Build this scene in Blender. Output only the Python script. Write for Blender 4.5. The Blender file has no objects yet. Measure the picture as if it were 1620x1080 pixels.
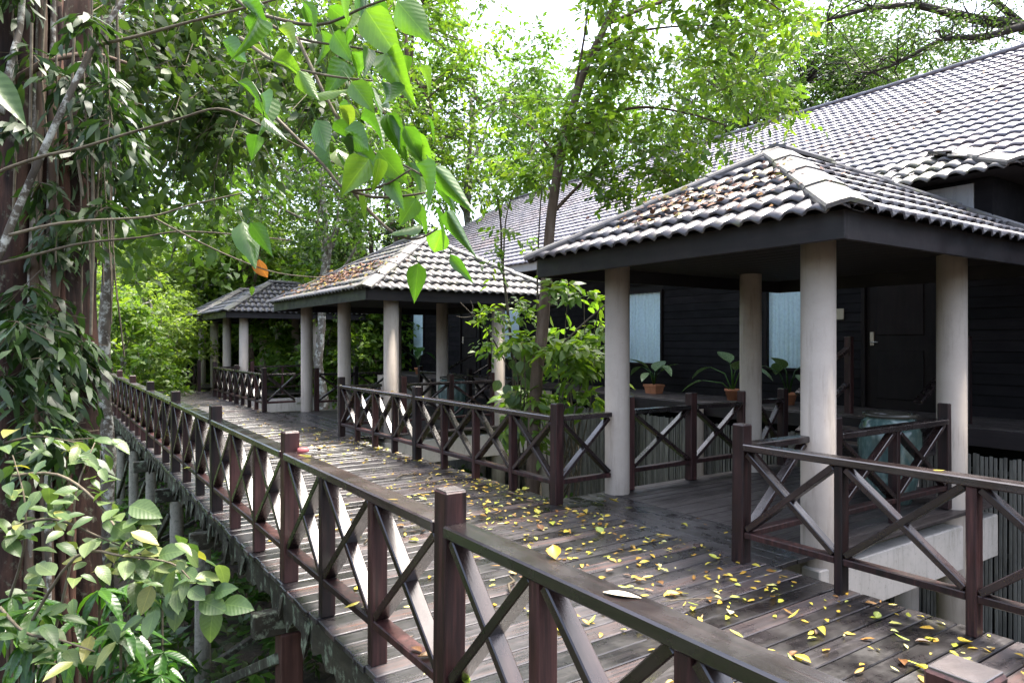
import bpy, bmesh, math, random
import numpy as np
from mathutils import Vector, Matrix

sc = bpy.context.scene
COL = sc.collection

# ------------------------------------------------------------------ camera, sky, sun, exposure
FPX = 1100.0                                  # focal length in pixels of the 1620 px wide photograph
YAW = math.atan(748.0 / FPX)
CS, SN = math.cos(YAW), math.sin(YAW)
HC = 1.6
cam_d = bpy.data.cameras.new('camera')
cam = bpy.data.objects.new('camera', cam_d)
COL.objects.link(cam)
cam_d.sensor_width = 36.0
cam_d.lens = FPX / 1620.0 * 36.0
cam_d.clip_start = 0.05
cam_d.clip_end = 600
cam.location = (0, 0, HC)
cam.rotation_euler = (math.radians(90), 0, -YAW)
sc.camera = cam

SUN_EL, SUN_AZ = 71.0, 78.0                   # azimuth clockwise from +y: high, over the house roof
world = bpy.data.worlds.new('World')
sc.world = world
world.use_nodes = True
wn = world.node_tree
sky = wn.nodes.new('ShaderNodeTexSky')
sky.sky_type = 'NISHITA'
sky.sun_disc = False
sky.sun_elevation = math.radians(SUN_EL)
sky.sun_rotation = math.radians(SUN_AZ)
sky.altitude = 0
sky.air_density = 1.0
sky.dust_density = 6.0
sky.ozone_density = 1.0
hsv = wn.nodes.new('ShaderNodeHueSaturation')
hsv.inputs['Saturation'].default_value = 0.85
wn.links.new(sky.outputs[0], hsv.inputs['Color'])
bg = wn.nodes['Background']
bg.inputs['Strength'].default_value = 0.15
wn.links.new(hsv.outputs[0], bg.inputs['Color'])

sun_d = bpy.data.lights.new('sun', 'SUN')
sun_d.energy = 2.0
sun_d.angle = math.radians(16)
sun_d.color = (1.0, 0.95, 0.86)
sun = bpy.data.objects.new('sun', sun_d)
COL.objects.link(sun)
az, el = math.radians(SUN_AZ), math.radians(SUN_EL)
sdir = Vector((math.sin(az) * math.cos(el), math.cos(az) * math.cos(el), math.sin(el)))
sun.rotation_euler = sdir.to_track_quat('Z', 'Y').to_euler()

sc.view_settings.view_transform = 'Standard'
sc.view_settings.look = 'None'
sc.view_settings.exposure = 2.5
sc.view_settings.gamma = 1.0
sc.cycles.use_denoising = True
sc.cycles.max_bounces = 9
sc.cycles.diffuse_bounces = 6
sc.cycles.glossy_bounces = 3
sc.cycles.transmission_bounces = 6
sc.cycles.transparent_max_bounces = 6
sc.cycles.sample_clamp_indirect = 6.0

rng = np.random.default_rng(7)
random.seed(7)


def pt(u, v, w):
    """world point seen at photo pixel (u, v) at depth w"""
    l = (u - 810.0) / FPX * w
    return Vector((w * SN + l * CS, w * CS - l * SN, HC + (540.0 - v) / FPX * w))


# ------------------------------------------------------------------ materials
MATS = {}


def _mat(name):
    m = bpy.data.materials.new(name)
    m.use_nodes = True
    nt = m.node_tree
    b = nt.nodes['Principled BSDF']
    MATS[name] = m
    return m, nt, b


def N(nt, typ, **kw):
    n = nt.nodes.new(typ)
    for k, v in kw.items():
        setattr(n, k, v)
    return n


def ramp(nt, stops, src):
    r = N(nt, 'ShaderNodeValToRGB')
    e = r.color_ramp.elements
    e[0].position, e[0].color = stops[0][0], (*stops[0][1], 1)
    e[1].position, e[1].color = stops[-1][0], (*stops[-1][1], 1)
    for p, c in stops[1:-1]:
        x = e.new(p)
        x.color = (*c, 1)
    nt.links.new(src, r.inputs[0])
    return r.outputs[0]


def coords(nt, scale=(1, 1, 1), obj_random=True):
    tc = N(nt, 'ShaderNodeTexCoord')
    mp = N(nt, 'ShaderNodeMapping')
    mp.inputs['Scale'].default_value = scale
    nt.links.new(tc.outputs['Object'], mp.inputs['Vector'])
    oi = N(nt, 'ShaderNodeObjectInfo')
    if obj_random:
        mu = N(nt, 'ShaderNodeMath', operation='MULTIPLY')
        mu.inputs[1].default_value = 57.0
        nt.links.new(oi.outputs['Random'], mu.inputs[0])
        ad = N(nt, 'ShaderNodeVectorMath', operation='ADD')
        nt.links.new(mp.outputs[0], ad.inputs[0])
        nt.links.new(mu.outputs[0], ad.inputs[1])
        return ad.outputs[0], oi
    return mp.outputs[0], oi


def noise(nt, vec, scale, detail=5, rough=0.6):
    n = N(nt, 'ShaderNodeTexNoise')
    n.inputs['Scale'].default_value = scale
    n.inputs['Detail'].default_value = detail
    n.inputs['Roughness'].default_value = rough
    nt.links.new(vec, n.inputs['Vector'])
    return n.outputs['Fac']


def mix(nt, fac, a, b, mode='MIX'):
    m = N(nt, 'ShaderNodeMix', data_type='RGBA', blend_type=mode)
    for sock, val in ((0, fac), (6, a), (7, b)):
        if isinstance(val, (int, float)):
            m.inputs[sock].default_value = val
        elif isinstance(val, tuple):
            m.inputs[sock].default_value = (*val, 1)
        else:
            nt.links.new(val, m.inputs[sock])
    return m.outputs[2]


def maprange(nt, src, a, b, c, d):
    m = N(nt, 'ShaderNodeMapRange')
    m.inputs[1].default_value, m.inputs[2].default_value = a, b
    m.inputs[3].default_value, m.inputs[4].default_value = c, d
    nt.links.new(src, m.inputs[0])
    return m.outputs[0]


def bump(nt, b, src, strength, dist):
    n = N(nt, 'ShaderNodeBump')
    n.inputs['Strength'].default_value = strength
    n.inputs['Distance'].default_value = dist
    nt.links.new(src, n.inputs['Height'])
    nt.links.new(n.outputs[0], b.inputs['Normal'])


def wood(name, stops, grain=(2, 30, 30), rough=(0.25, 0.6), bmp=0.4, spec=0.5, lichen=None, rndmix=0.35, crack=0.0):
    m, nt, b = _mat(name)
    vec, oi = coords(nt, grain)
    g = noise(nt, vec, 1.0, 8, 0.65)
    vec2, _ = coords(nt, (1, 1, 1))
    big = noise(nt, vec2, 2.3, 4, 0.6)
    mixv = N(nt, 'ShaderNodeMath', operation='MULTIPLY_ADD')
    nt.links.new(oi.outputs['Random'], mixv.inputs[0])
    mixv.inputs[1].default_value = rndmix
    nt.links.new(g, mixv.inputs[2])
    sub = N(nt, 'ShaderNodeMath', operation='SUBTRACT')
    nt.links.new(mixv.outputs[0], sub.inputs[0])
    sub.inputs[1].default_value = rndmix * 0.5
    c = ramp(nt, stops, sub.outputs[0])
    c = mix(nt, maprange(nt, big, 0.35, 0.7, 0.0, 0.6), c, mix(nt, 1.0, c, (0.42, 0.42, 0.44), 'MULTIPLY'))
    if crack:
        vecc, _ = coords(nt, tuple(x * (0.55 if x < 5 else 2.3) for x in grain))
        cn = noise(nt, vecc, 1.0, 6, 0.7)
        c = mix(nt, maprange(nt, cn, 0.52, 0.66, 0, crack), c, mix(nt, 1.0, c, (0.16, 0.15, 0.16), 'MULTIPLY'))
        c = mix(nt, maprange(nt, cn, 0.44, 0.30, 0, crack * 0.6), c, mix(nt, 1.0, c, (1.9, 1.85, 1.85), 'MULTIPLY'))
    if lichen:
        ln = noise(nt, vec2, lichen[0], 9, 0.72)
        c = mix(nt, maprange(nt, ln, lichen[1], lichen[1] + 0.1, 0, 1), c, lichen[2])
    nt.links.new(c, b.inputs['Base Color'])
    wet = noise(nt, vec2, 4.5, 4, 0.6)
    nt.links.new(maprange(nt, wet, 0.3, 0.7, *rough), b.inputs['Roughness'])
    b.inputs['Specular IOR Level'].default_value = spec
    bump(nt, b, g, bmp, 0.004)
    return m


# dark stained railing timber
wood('rail_wood', [(0.25, (0.006, 0.004, 0.004)), (0.46, (0.026, 0.010, 0.0095)), (0.6, (0.055, 0.021, 0.019)), (0.85, (0.10, 0.041, 0.036))],
     grain=(28, 28, 2.0), rough=(0.34, 0.6), bmp=0.5, spec=0.35, crack=0.7)
wood('rail_top_wood', [(0.25, (0.008, 0.006, 0.006)), (0.5, (0.020, 0.0135, 0.013)), (0.8, (0.05, 0.034, 0.032))],
     grain=(28, 2.0, 28), rough=(0.12, 0.36), bmp=0.3, spec=1.0, crack=0.5, lichen=(60, 0.72, (0.10, 0.095, 0.085)))
wood('brace_wood', [(0.25, (0.007, 0.005, 0.005)), (0.5, (0.018, 0.010, 0.0095)), (0.8, (0.042, 0.023, 0.021))],
     grain=(28, 28, 2.0), rough=(0.14, 0.4), bmp=0.3, spec=0.7)
wood('plank_wood', [(0.2, (0.007, 0.006, 0.0065)), (0.42, (0.021, 0.018, 0.0185)), (0.62, (0.052, 0.047, 0.050)), (0.74, (0.078, 0.060, 0.058)), (0.9, (0.12, 0.058, 0.045))],
     grain=(1.6, 34, 34), rough=(0.14, 0.5), bmp=0.6, spec=0.75, lichen=(45, 0.69, (0.13, 0.12, 0.105)), rndmix=0.55, crack=0.9)
wood('floor_wood', [(0.2, (0.026, 0.021, 0.019)), (0.5, (0.055, 0.045, 0.041)), (0.85, (0.10, 0.082, 0.075))],
     grain=(1.6, 30, 30), rough=(0.3, 0.6), bmp=0.4, spec=0.45, rndmix=0.25, crack=0.6)
wood('fascia_wood', [(0.2, (0.006, 0.005, 0.006)), (0.5, (0.012, 0.009, 0.010)), (0.85, (0.028, 0.019, 0.020))],
     grain=(2, 2, 20), rough=(0.4, 0.65), bmp=0.2, spec=0.35, lichen=(50, 0.72, (0.12, 0.10, 0.09)))
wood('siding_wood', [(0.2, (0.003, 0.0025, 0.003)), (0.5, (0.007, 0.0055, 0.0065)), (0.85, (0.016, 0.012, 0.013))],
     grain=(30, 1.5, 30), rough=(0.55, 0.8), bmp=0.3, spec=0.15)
wood('mossy_beam', [(0.2, (0.02, 0.018, 0.012)), (0.5, (0.05, 0.045, 0.032)), (0.85, (0.10, 0.095, 0.07))],
     grain=(12, 2, 12), rough=(0.6, 0.9), bmp=0.6, spec=0.2, lichen=(9, 0.52, (0.17, 0.20, 0.14)))
wood('pile_wood', [(0.2, (0.03, 0.014, 0.011)), (0.5, (0.075, 0.034, 0.026)), (0.85, (0.13, 0.062, 0.05))],
     grain=(24, 24, 2), rough=(0.5, 0.75), bmp=0.4, spec=0.3)
wood('door_wood', [(0.2, (0.004, 0.003, 0.003)), (0.5, (0.008, 0.0045, 0.0042)), (0.85, (0.018, 0.010, 0.009))],
     grain=(20, 20, 2), rough=(0.5, 0.7), bmp=0.2, spec=0.2)
wood('bark_red', [(0.25, (0.012, 0.008, 0.006)), (0.45, (0.035, 0.019, 0.014)), (0.6, (0.085, 0.042, 0.029)), (0.85, (0.20, 0.11, 0.075))],
     grain=(7, 7, 1.2), rough=(0.7, 0.95), bmp=1.0, spec=0.2, lichen=(9, 0.56, (0.10, 0.10, 0.07)), crack=0.8)
wood('bark_backlit', [(0.2, (0.012, 0.010, 0.009)), (0.5, (0.03, 0.025, 0.022)), (0.85, (0.065, 0.055, 0.048))],
     grain=(10, 10, 2), rough=(0.7, 0.95), bmp=0.6, spec=0.2)  # backlit silhouette against the sky put into a darker bark colour
wood('bark_grey', [(0.2, (0.06, 0.05, 0.038)), (0.5, (0.13, 0.11, 0.085)), (0.85, (0.26, 0.23, 0.19))],
     grain=(9, 9, 2.5), rough=(0.7, 0.95), bmp=0.7, spec=0.2, lichen=(8, 0.50, (0.42, 0.42, 0.37)))
wood('bark_brown', [(0.2, (0.05, 0.032, 0.022)), (0.5, (0.11, 0.075, 0.052)), (0.85, (0.2, 0.15, 0.11))],
     grain=(14, 14, 2.5), rough=(0.7, 0.9), bmp=0.6, spec=0.2)
wood('twig_bark', [(0.2, (0.05, 0.04, 0.028)), (0.5, (0.11, 0.09, 0.06)), (0.85, (0.2, 0.17, 0.12))],
     grain=(20, 20, 20), rough=(0.6, 0.9), bmp=0.3, spec=0.2)
wood('bamboo', [(0.2, (0.09, 0.085, 0.07)), (0.5, (0.17, 0.16, 0.135)), (0.85, (0.27, 0.255, 0.22))],
     grain=(10, 10, 2), rough=(0.5, 0.8), bmp=0.3, spec=0.3)


def plaster(name, col, dirt, rough=0.75, lich=0.62, scale=2.2):
    m, nt, b = _mat(name)
    vec, oi = coords(nt)
    n1 = noise(nt, vec, scale, 8, 0.7)
    n2 = noise(nt, vec, 26, 6, 0.7)
    c = mix(nt, maprange(nt, n1, 0.4, 0.75, 0, 0.5), col, dirt)
    c = mix(nt, maprange(nt, n2, lich, lich + 0.14, 0, 0.6), c, dirt)
    vs_, _ = coords(nt, (9, 9, 0.9))
    n4 = noise(nt, vs_, 1.6, 7, 0.7)
    c = mix(nt, maprange(nt, n4, 0.52, 0.74, 0, 0.55), c, tuple(x * 0.55 for x in dirt))
    nt.links.new(c, b.inputs['Base Color'])
    b.inputs['Roughness'].default_value = rough
    b.inputs['Specular IOR Level'].default_value = 0.3
    bump(nt, b, n2, 0.15, 0.004)
    return m


wood('wet_top_sheen', [(0.25, (0.03, 0.024, 0.023)), (0.5, (0.07, 0.058, 0.055)), (0.8, (0.13, 0.11, 0.105))], grain=(10, 10, 10), rough=(0.06, 0.2), bmp=0.1, spec=1.0)  # wet gloss; colour paler than the post timber, painting in sky reflection
plaster('column_paint', (0.43, 0.365, 0.305), (0.28, 0.23, 0.185))
plaster('beam_paint', (0.50, 0.45, 0.40), (0.24, 0.22, 0.17), 0.8, 0.56, 1.6)
plaster('concrete_mossy', (0.30, 0.28, 0.23), (0.10, 0.10, 0.07), 0.9, 0.5, 5)
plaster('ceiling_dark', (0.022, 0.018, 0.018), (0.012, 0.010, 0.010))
plaster('terracotta', (0.42, 0.17, 0.085), (0.28, 0.11, 0.06), 0.8)
plaster('grey_board', (0.32, 0.32, 0.33), (0.22, 0.22, 0.22))
plaster('red_cap', (0.40, 0.10, 0.10), (0.30, 0.08, 0.08), 0.6)
plaster('sign_cream', (0.45, 0.38, 0.28), (0.32, 0.27, 0.2), 0.6)


def tile_mat(name, base, dirt, moss, moss_at, rough):
    m, nt, b = _mat(name)
    tc = N(nt, 'ShaderNodeNewGeometry')
    oi = N(nt, 'ShaderNodeObjectInfo')
    n1 = noise(nt, tc.outputs['Position'], 1.6, 6, 0.65)
    n2 = noise(nt, tc.outputs['Position'], 14, 7, 0.7)
    n3 = noise(nt, tc.outputs['Position'], 0.55, 4, 0.6)
    c = ramp(nt, [(0.3, tuple(x * 0.72 for x in base)), (0.55, base), (0.8, tuple(min(1, x * 1.28) for x in base))], n2)
    c = mix(nt, maprange(nt, n3, 0.48, 0.68, 0, 0.6), c, dirt)
    c = mix(nt, maprange(nt, oi.outputs['Random'], 0.0, 1.0, 0.0, 0.22), c, dirt)
    mm = N(nt, 'ShaderNodeMath', operation='ADD')
    nt.links.new(n1, mm.inputs[0])
    nt.links.new(n2, mm.inputs[1])
    c = mix(nt, maprange(nt, mm.outputs[0], moss_at, moss_at + 0.18, 0, 0.85), c, moss)
    nt.links.new(c, b.inputs['Base Color'])
    nt.links.new(maprange(nt, n2, 0.3, 0.7, rough[0], rough[1]), b.inputs['Roughness'])
    b.inputs['Specular IOR Level'].default_value = 0.55
    bump(nt, b, n2, 0.25, 0.004)
    return m


tile_mat('tile_main', (0.175, 0.175, 0.215), (0.16, 0.12, 0.125), (0.10, 0.10, 0.06), 1.32, (0.28, 0.5))
tile_mat('tile_old', (0.070, 0.066, 0.073), (0.072, 0.052, 0.046), (0.09, 0.09, 0.045), 1.08, (0.26, 0.5))
tile_mat('tile_mossy', (0.105, 0.10, 0.104), (0.085, 0.072, 0.06), (0.115, 0.118, 0.062), 1.02, (0.34, 0.6))


def leaf_mat(name, stops, trans=0.45, rough=0.45, spec=0.5, tcol=1.6, attr=True):
    m, nt, b = _mat(name)
    if attr:
        at = N(nt, 'ShaderNodeAttribute', attribute_name='lv')
        src = at.outputs['Fac']
    else:
        oi = N(nt, 'ShaderNodeObjectInfo')
        src = oi.outputs['Random']
    c = ramp(nt, stops, src)
    if not attr:
        # midrib, side veins and blotches in the leaf's own coordinates
        tcn = N(nt, 'ShaderNodeTexCoord')
        sx = N(nt, 'ShaderNodeSeparateXYZ')
        nt.links.new(tcn.outputs['Object'], sx.inputs[0])
        ab = N(nt, 'ShaderNodeMath', operation='ABSOLUTE')
        nt.links.new(sx.outputs[0], ab.inputs[0])
        m1 = N(nt, 'ShaderNodeMath', operation='MULTIPLY_ADD')
        nt.links.new(ab.outputs[0], m1.inputs[0])
        m1.inputs[1].default_value = -0.9
        nt.links.new(sx.outputs[1], m1.inputs[2])
        m2 = N(nt, 'ShaderNodeMath', operation='MULTIPLY')
        nt.links.new(m1.outputs[0], m2.inputs[0])
        m2.inputs[1].default_value = 52.0
        m3 = N(nt, 'ShaderNodeMath', operation='SINE')
        nt.links.new(m2.outputs[0], m3.inputs[0])
        vein = maprange(nt, m3.outputs[0], 0.82, 1.0, 0.0, 0.16)
        rib = maprange(nt, ab.outputs[0], 0.006, 0.016, 0.55, 0.0)
        mxv = N(nt, 'ShaderNodeMath', operation='MAXIMUM')
        nt.links.new(vein, mxv.inputs[0])
        nt.links.new(rib, mxv.inputs[1])
        vec_, oi_ = coords(nt)
        bl = noise(nt, vec_, 3.5, 6, 0.7)
        c = mix(nt, maprange(nt, bl, 0.35, 0.75, 0.0, 0.55), c, mix(nt, 1.0, c, (0.55, 0.6, 0.5), 'MULTIPLY'))
        sp = noise(nt, vec_, 11, 5, 0.7)
        c = mix(nt, maprange(nt, sp, 0.66, 0.72, 0.0, 0.75), c, (0.12, 0.085, 0.03))
        c = mix(nt, mxv.outputs[0], c, mix(nt, 1.0, c, (1.9, 1.7, 1.6), 'MULTIPLY'))
        bump(nt, b, m3.outputs[0], 0.07, 0.02)
    nt.links.new(c, b.inputs['Base Color'])
    b.inputs['Roughness'].default_value = rough
    b.inputs['Specular IOR Level'].default_value = spec
    tr = N(nt, 'ShaderNodeBsdfTranslucent')
    tc = mix(nt, 1.0, c, (tcol * 0.95, tcol, tcol * 0.42), 'MULTIPLY')
    nt.links.new(tc, tr.inputs['Color'])
    mx = N(nt, 'ShaderNodeMixShader')
    mx.inputs[0].default_value = trans
    nt.links.new(b.outputs[0], mx.inputs[1])
    nt.links.new(tr.outputs[0], mx.inputs[2])
    nt.links.new(mx.outputs[0], nt.nodes['Material Output'].inputs['Surface'])
    return m


leaf_mat('leaf_bright', [(0.0, (0.045, 0.10, 0.016)), (0.45, (0.10, 0.18, 0.022)), (0.85, (0.19, 0.265, 0.03)), (1.0, (0.29, 0.30, 0.035))], 0.5)
leaf_mat('leaf_mid', [(0.0, (0.04, 0.09, 0.018)), (0.5, (0.075, 0.145, 0.026)), (0.9, (0.115, 0.19, 0.035)), (1.0, (0.18, 0.20, 0.04))], 0.5)
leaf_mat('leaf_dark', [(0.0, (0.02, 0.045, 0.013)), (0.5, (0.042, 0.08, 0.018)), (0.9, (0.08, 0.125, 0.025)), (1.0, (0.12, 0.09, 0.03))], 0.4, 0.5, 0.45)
leaf_mat('leaf_deep', [(0.0, (0.022, 0.05, 0.014)), (0.5, (0.045, 0.088, 0.02)), (0.9, (0.075, 0.13, 0.028)), (1.0, (0.13, 0.13, 0.03))], 0.4)  # deeper green for the spreading trees behind the long roof
leaf_mat('leaf_far', [(0.0, (0.06, 0.11, 0.025)), (0.5, (0.115, 0.18, 0.04)), (0.9, (0.17, 0.235, 0.06)), (1.0, (0.23, 0.23, 0.07))], 0.5)
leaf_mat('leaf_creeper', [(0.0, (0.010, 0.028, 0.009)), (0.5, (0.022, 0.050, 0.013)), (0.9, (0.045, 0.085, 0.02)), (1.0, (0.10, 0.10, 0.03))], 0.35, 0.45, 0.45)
leaf_mat('leaf_yellowish', [(0.0, (0.09, 0.15, 0.03)), (0.5, (0.16, 0.235, 0.045)), (0.9, (0.23, 0.29, 0.07)), (1.0, (0.27, 0.26, 0.08))], 0.55)
leaf_mat('leaf_big', [(0.0, (0.035, 0.095, 0.014)), (0.5, (0.06, 0.145, 0.016)), (0.8, (0.09, 0.19, 0.02)), (1.0, (0.15, 0.21, 0.03))], 0.45, 0.3, 0.7, 1.8, attr=False)
leaf_mat('leaf_pale', [(0.0, (0.05, 0.095, 0.03)), (0.5, (0.085, 0.14, 0.045)), (0.88, (0.13, 0.185, 0.065)), (1.0, (0.26, 0.24, 0.05))], 0.35, 0.42, 0.5, 1.3, attr=False)
leaf_mat('leaf_lance', [(0.0, (0.018, 0.06, 0.012)), (0.6, (0.035, 0.10, 0.016)), (1.0, (0.07, 0.16, 0.02))], 0.35, 0.3, 0.5, 1.5, attr=False)
leaf_mat('leaf_fern', [(0.0, (0.03, 0.09, 0.015)), (0.6, (0.06, 0.15, 0.02)), (1.0, (0.10, 0.2, 0.03))], 0.4, 0.45, 0.4, 1.5)
leaf_mat('leaf_dead', [(0.0, (0.16, 0.055, 0.02)), (0.6, (0.25, 0.09, 0.03)), (1.0, (0.3, 0.13, 0.05))], 0.25, 0.6, 0.3, 1.2, attr=False)
leaf_mat('leaf_fallen', [(0.0, (0.06, 0.03, 0.018)), (0.18, (0.16, 0.07, 0.02)), (0.34, (0.42, 0.24, 0.03)), (0.55, (0.52, 0.40, 0.05)), (0.72, (0.42, 0.44, 0.05)), (0.84, (0.22, 0.32, 0.04)), (0.94, (0.62, 0.55, 0.26)), (1.0, (0.60, 0.56, 0.40))], 0.15, 0.45, 0.5, 1.1, attr=False)
leaf_mat('leaf_litter', [(0.0, (0.05, 0.022, 0.016)), (0.55, (0.11, 0.042, 0.026)), (0.82, (0.22, 0.11, 0.03)), (0.93, (0.17, 0.17, 0.04)), (1.0, (0.40, 0.32, 0.05))], 0.1, 0.6, 0.3, 1.0)
leaf_mat('leaf_scatter', [(0.0, (0.20, 0.09, 0.02)), (0.2, (0.45, 0.27, 0.03)), (0.55, (0.58, 0.45, 0.06)), (0.8, (0.38, 0.42, 0.05)), (1.0, (0.62, 0.55, 0.26))], 0.15, 0.45, 0.5, 1.1)
leaf_mat('leaf_variegated', [(0.0, (0.04, 0.10, 0.03)), (1.0, (0.07, 0.15, 0.04))], 0.25, 0.35, 0.5, 1.2, attr=False)


def variegated():
    m = MATS['leaf_variegated']
    nt = m.node_tree
    b = nt.nodes['Principled BSDF']
    vec, oi = coords(nt, (1, 1, 1))
    n = noise(nt, vec, 42, 4, 0.6)
    c = ramp(nt, [(0.42, (0.035, 0.10, 0.03)), (0.5, (0.16, 0.25, 0.10)), (0.58, (0.40, 0.47, 0.28))], n)
    nt.links.new(c, b.inputs['Base Color'])


variegated()


def glazed():
    m, nt, b = _mat('jar_glaze')
    vec, oi = coords(nt, (1, 1, 0.35))
    n = noise(nt, vec, 9, 6, 0.65)
    c = ramp(nt, [(0.3, (0.03, 0.055, 0.052)), (0.5, (0.075, 0.125, 0.115)), (0.7, (0.25, 0.31, 0.28))], n)
    nt.links.new(c, b.inputs['Base Color'])
    b.inputs['Roughness'].default_value = 0.16
    b.inputs['Specular IOR Level'].default_value = 0.6
    m, nt, b = _mat('jar_rim')
    b.inputs['Base Color'].default_value = (0.05, 0.045, 0.035, 1)
    b.inputs['Roughness'].default_value = 0.18


glazed()


def simple(name, col, rough=0.5, metal=0.0, spec=0.5):
    m, nt, b = _mat(name)
    vec, oi = coords(nt)
    n = noise(nt, vec, 20, 4, 0.6)
    c = mix(nt, maprange(nt, n, 0.4, 0.7, 0, 0.35), col, tuple(x * 0.6 for x in col))
    nt.links.new(c, b.inputs['Base Color'])
    b.inputs['Roughness'].default_value = rough
    b.inputs['Metallic'].default_value = metal
    b.inputs['Specular IOR Level'].default_value = spec
    return m


simple('steel', (0.55, 0.53, 0.5), 0.35, 0.9)
simple('bolt_steel', (0.35, 0.33, 0.31), 0.5, 0.8)
simple('curtain', (0.80, 0.90, 0.95), 0.8, 0, 0.2)
simple('dark_recess', (0.006, 0.005, 0.005), 0.8)


def glass():
    m, nt, b = _mat('window_glass')
    tr = N(nt, 'ShaderNodeBsdfTransparent')
    tr.inputs[0].default_value = (0.93, 0.97, 0.98, 1)
    gl = N(nt, 'ShaderNodeBsdfGlossy')
    gl.inputs['Roughness'].default_value = 0.03
    fr = N(nt, 'ShaderNodeFresnel')
    fr.inputs[0].default_value = 1.25
    mx = N(nt, 'ShaderNodeMixShader')
    nt.links.new(fr.outputs[0], mx.inputs[0])
    nt.links.new(tr.outputs[0], mx.inputs[1])
    nt.links.new(gl.outputs[0], mx.inputs[2])
    nt.links.new(mx.outputs[0], nt.nodes['Material Output'].inputs['Surface'])


glass()


def soil():
    m, nt, b = _mat('soil')
    g = N(nt, 'ShaderNodeNewGeometry')
    n1 = noise(nt, g.outputs['Position'], 1.3, 8, 0.7)
    n2 = noise(nt, g.outputs['Position'], 11, 8, 0.75)
    c = ramp(nt, [(0.3, (0.018, 0.013, 0.009)), (0.55, (0.045, 0.033, 0.02)), (0.8, (0.085, 0.06, 0.035))], n2)
    c = mix(nt, maprange(nt, n1, 0.5, 0.68, 0, 0.8), c, (0.03, 0.045, 0.014))
    nt.links.new(c, b.inputs['Base Color'])
    b.inputs['Roughness'].default_value = 0.9
    bump(nt, b, n2, 0.8, 0.05)


soil()


# ------------------------------------------------------------------ mesh helpers
def tag(o, label=None, cat=None, group=None, kind=None):
    if label:
        o['label'] = label
    if cat:
        o['category'] = cat
    if group:
        o['group'] = group
    if kind:
        o['kind'] = kind
    return o


def empty(name, loc=(0, 0, 0), rz=0.0):
    o = bpy.data.objects.new(name, None)
    o.empty_display_size = 0.1
    o.location = loc
    o.rotation_euler = (0, 0, rz)
    COL.objects.link(o)
    return o


def mk_mesh(name, verts, faces, mat, smooth=False):
    me = bpy.data.meshes.new(name)
    me.from_pydata([tuple(v) for v in verts], [], faces)
    if mat:
        me.materials.append(MATS[mat])
    if smooth:
        me.polygons.foreach_set('use_smooth', [True] * len(me.polygons))
    me.update()
    return me


def put(name, me, parent=None, loc=(0, 0, 0), rot=(0, 0, 0), scale=(1, 1, 1), mw=None):
    o = bpy.data.objects.new(name, me)
    COL.objects.link(o)
    if mw is not None:
        o.matrix_basis = mw
    else:
        o.location = loc
        o.rotation_euler = rot
        o.scale = scale
    if parent is not None:
        o.parent = parent
    return o


_BOX = {}


def box_mesh(size, mat, bev=0.006, name='board'):
    key = (tuple(round(s, 4) for s in size), mat, bev, name)
    if key in _BOX:
        return _BOX[key]
    hx, hy, hz = (s / 2 for s in size)
    b = min(bev, hx * 0.45, hy * 0.45, hz * 0.45)
    bm = bmesh.new()
    for sx in (-1, 1):
        for sy in (-1, 1):
            for sz in (-1, 1):
                bm.verts.new((sx * hx, sy * (hy - b), sz * (hz - b)))
                bm.verts.new((sx * (hx - b), sy * hy, sz * (hz - b)))
                bm.verts.new((sx * (hx - b), sy * (hy - b), sz * hz))
    bmesh.ops.convex_hull(bm, input=bm.verts)
    bmesh.ops.dissolve_limit(bm, angle_limit=0.01, verts=bm.verts, edges=bm.edges)
    me = bpy.data.meshes.new(name)
    bm.to_mesh(me)
    bm.free()
    me.materials.append(MATS[mat])
    _BOX[key] = me
    return me


def bx(name, size, mat, parent, loc, rot=(0, 0, 0), bev=0.006):
    return put(name, box_mesh(size, mat, bev, name), parent, loc, rot)


def span(name, p, q, w, h, mat, parent, bev=0.005, up=(0, 0, 1)):
    """a board from p to q: local z along pq, local x horizontal width w, local y thickness h"""
    p, q = Vector(p), Vector(q)
    d = (q - p)
    L = d.length
    d.normalize()
    x = Vector(up).cross(d)
    if x.length < 1e-4:
        x = Vector((1, 0, 0))
    x.normalize()
    y = d.cross(x)
    M = Matrix((x, y, d)).transposed().to_4x4()
    M.translation = (p + q) / 2
    return put(name, box_mesh((w, h, L), mat, bev, name), parent, mw=M)


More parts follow.
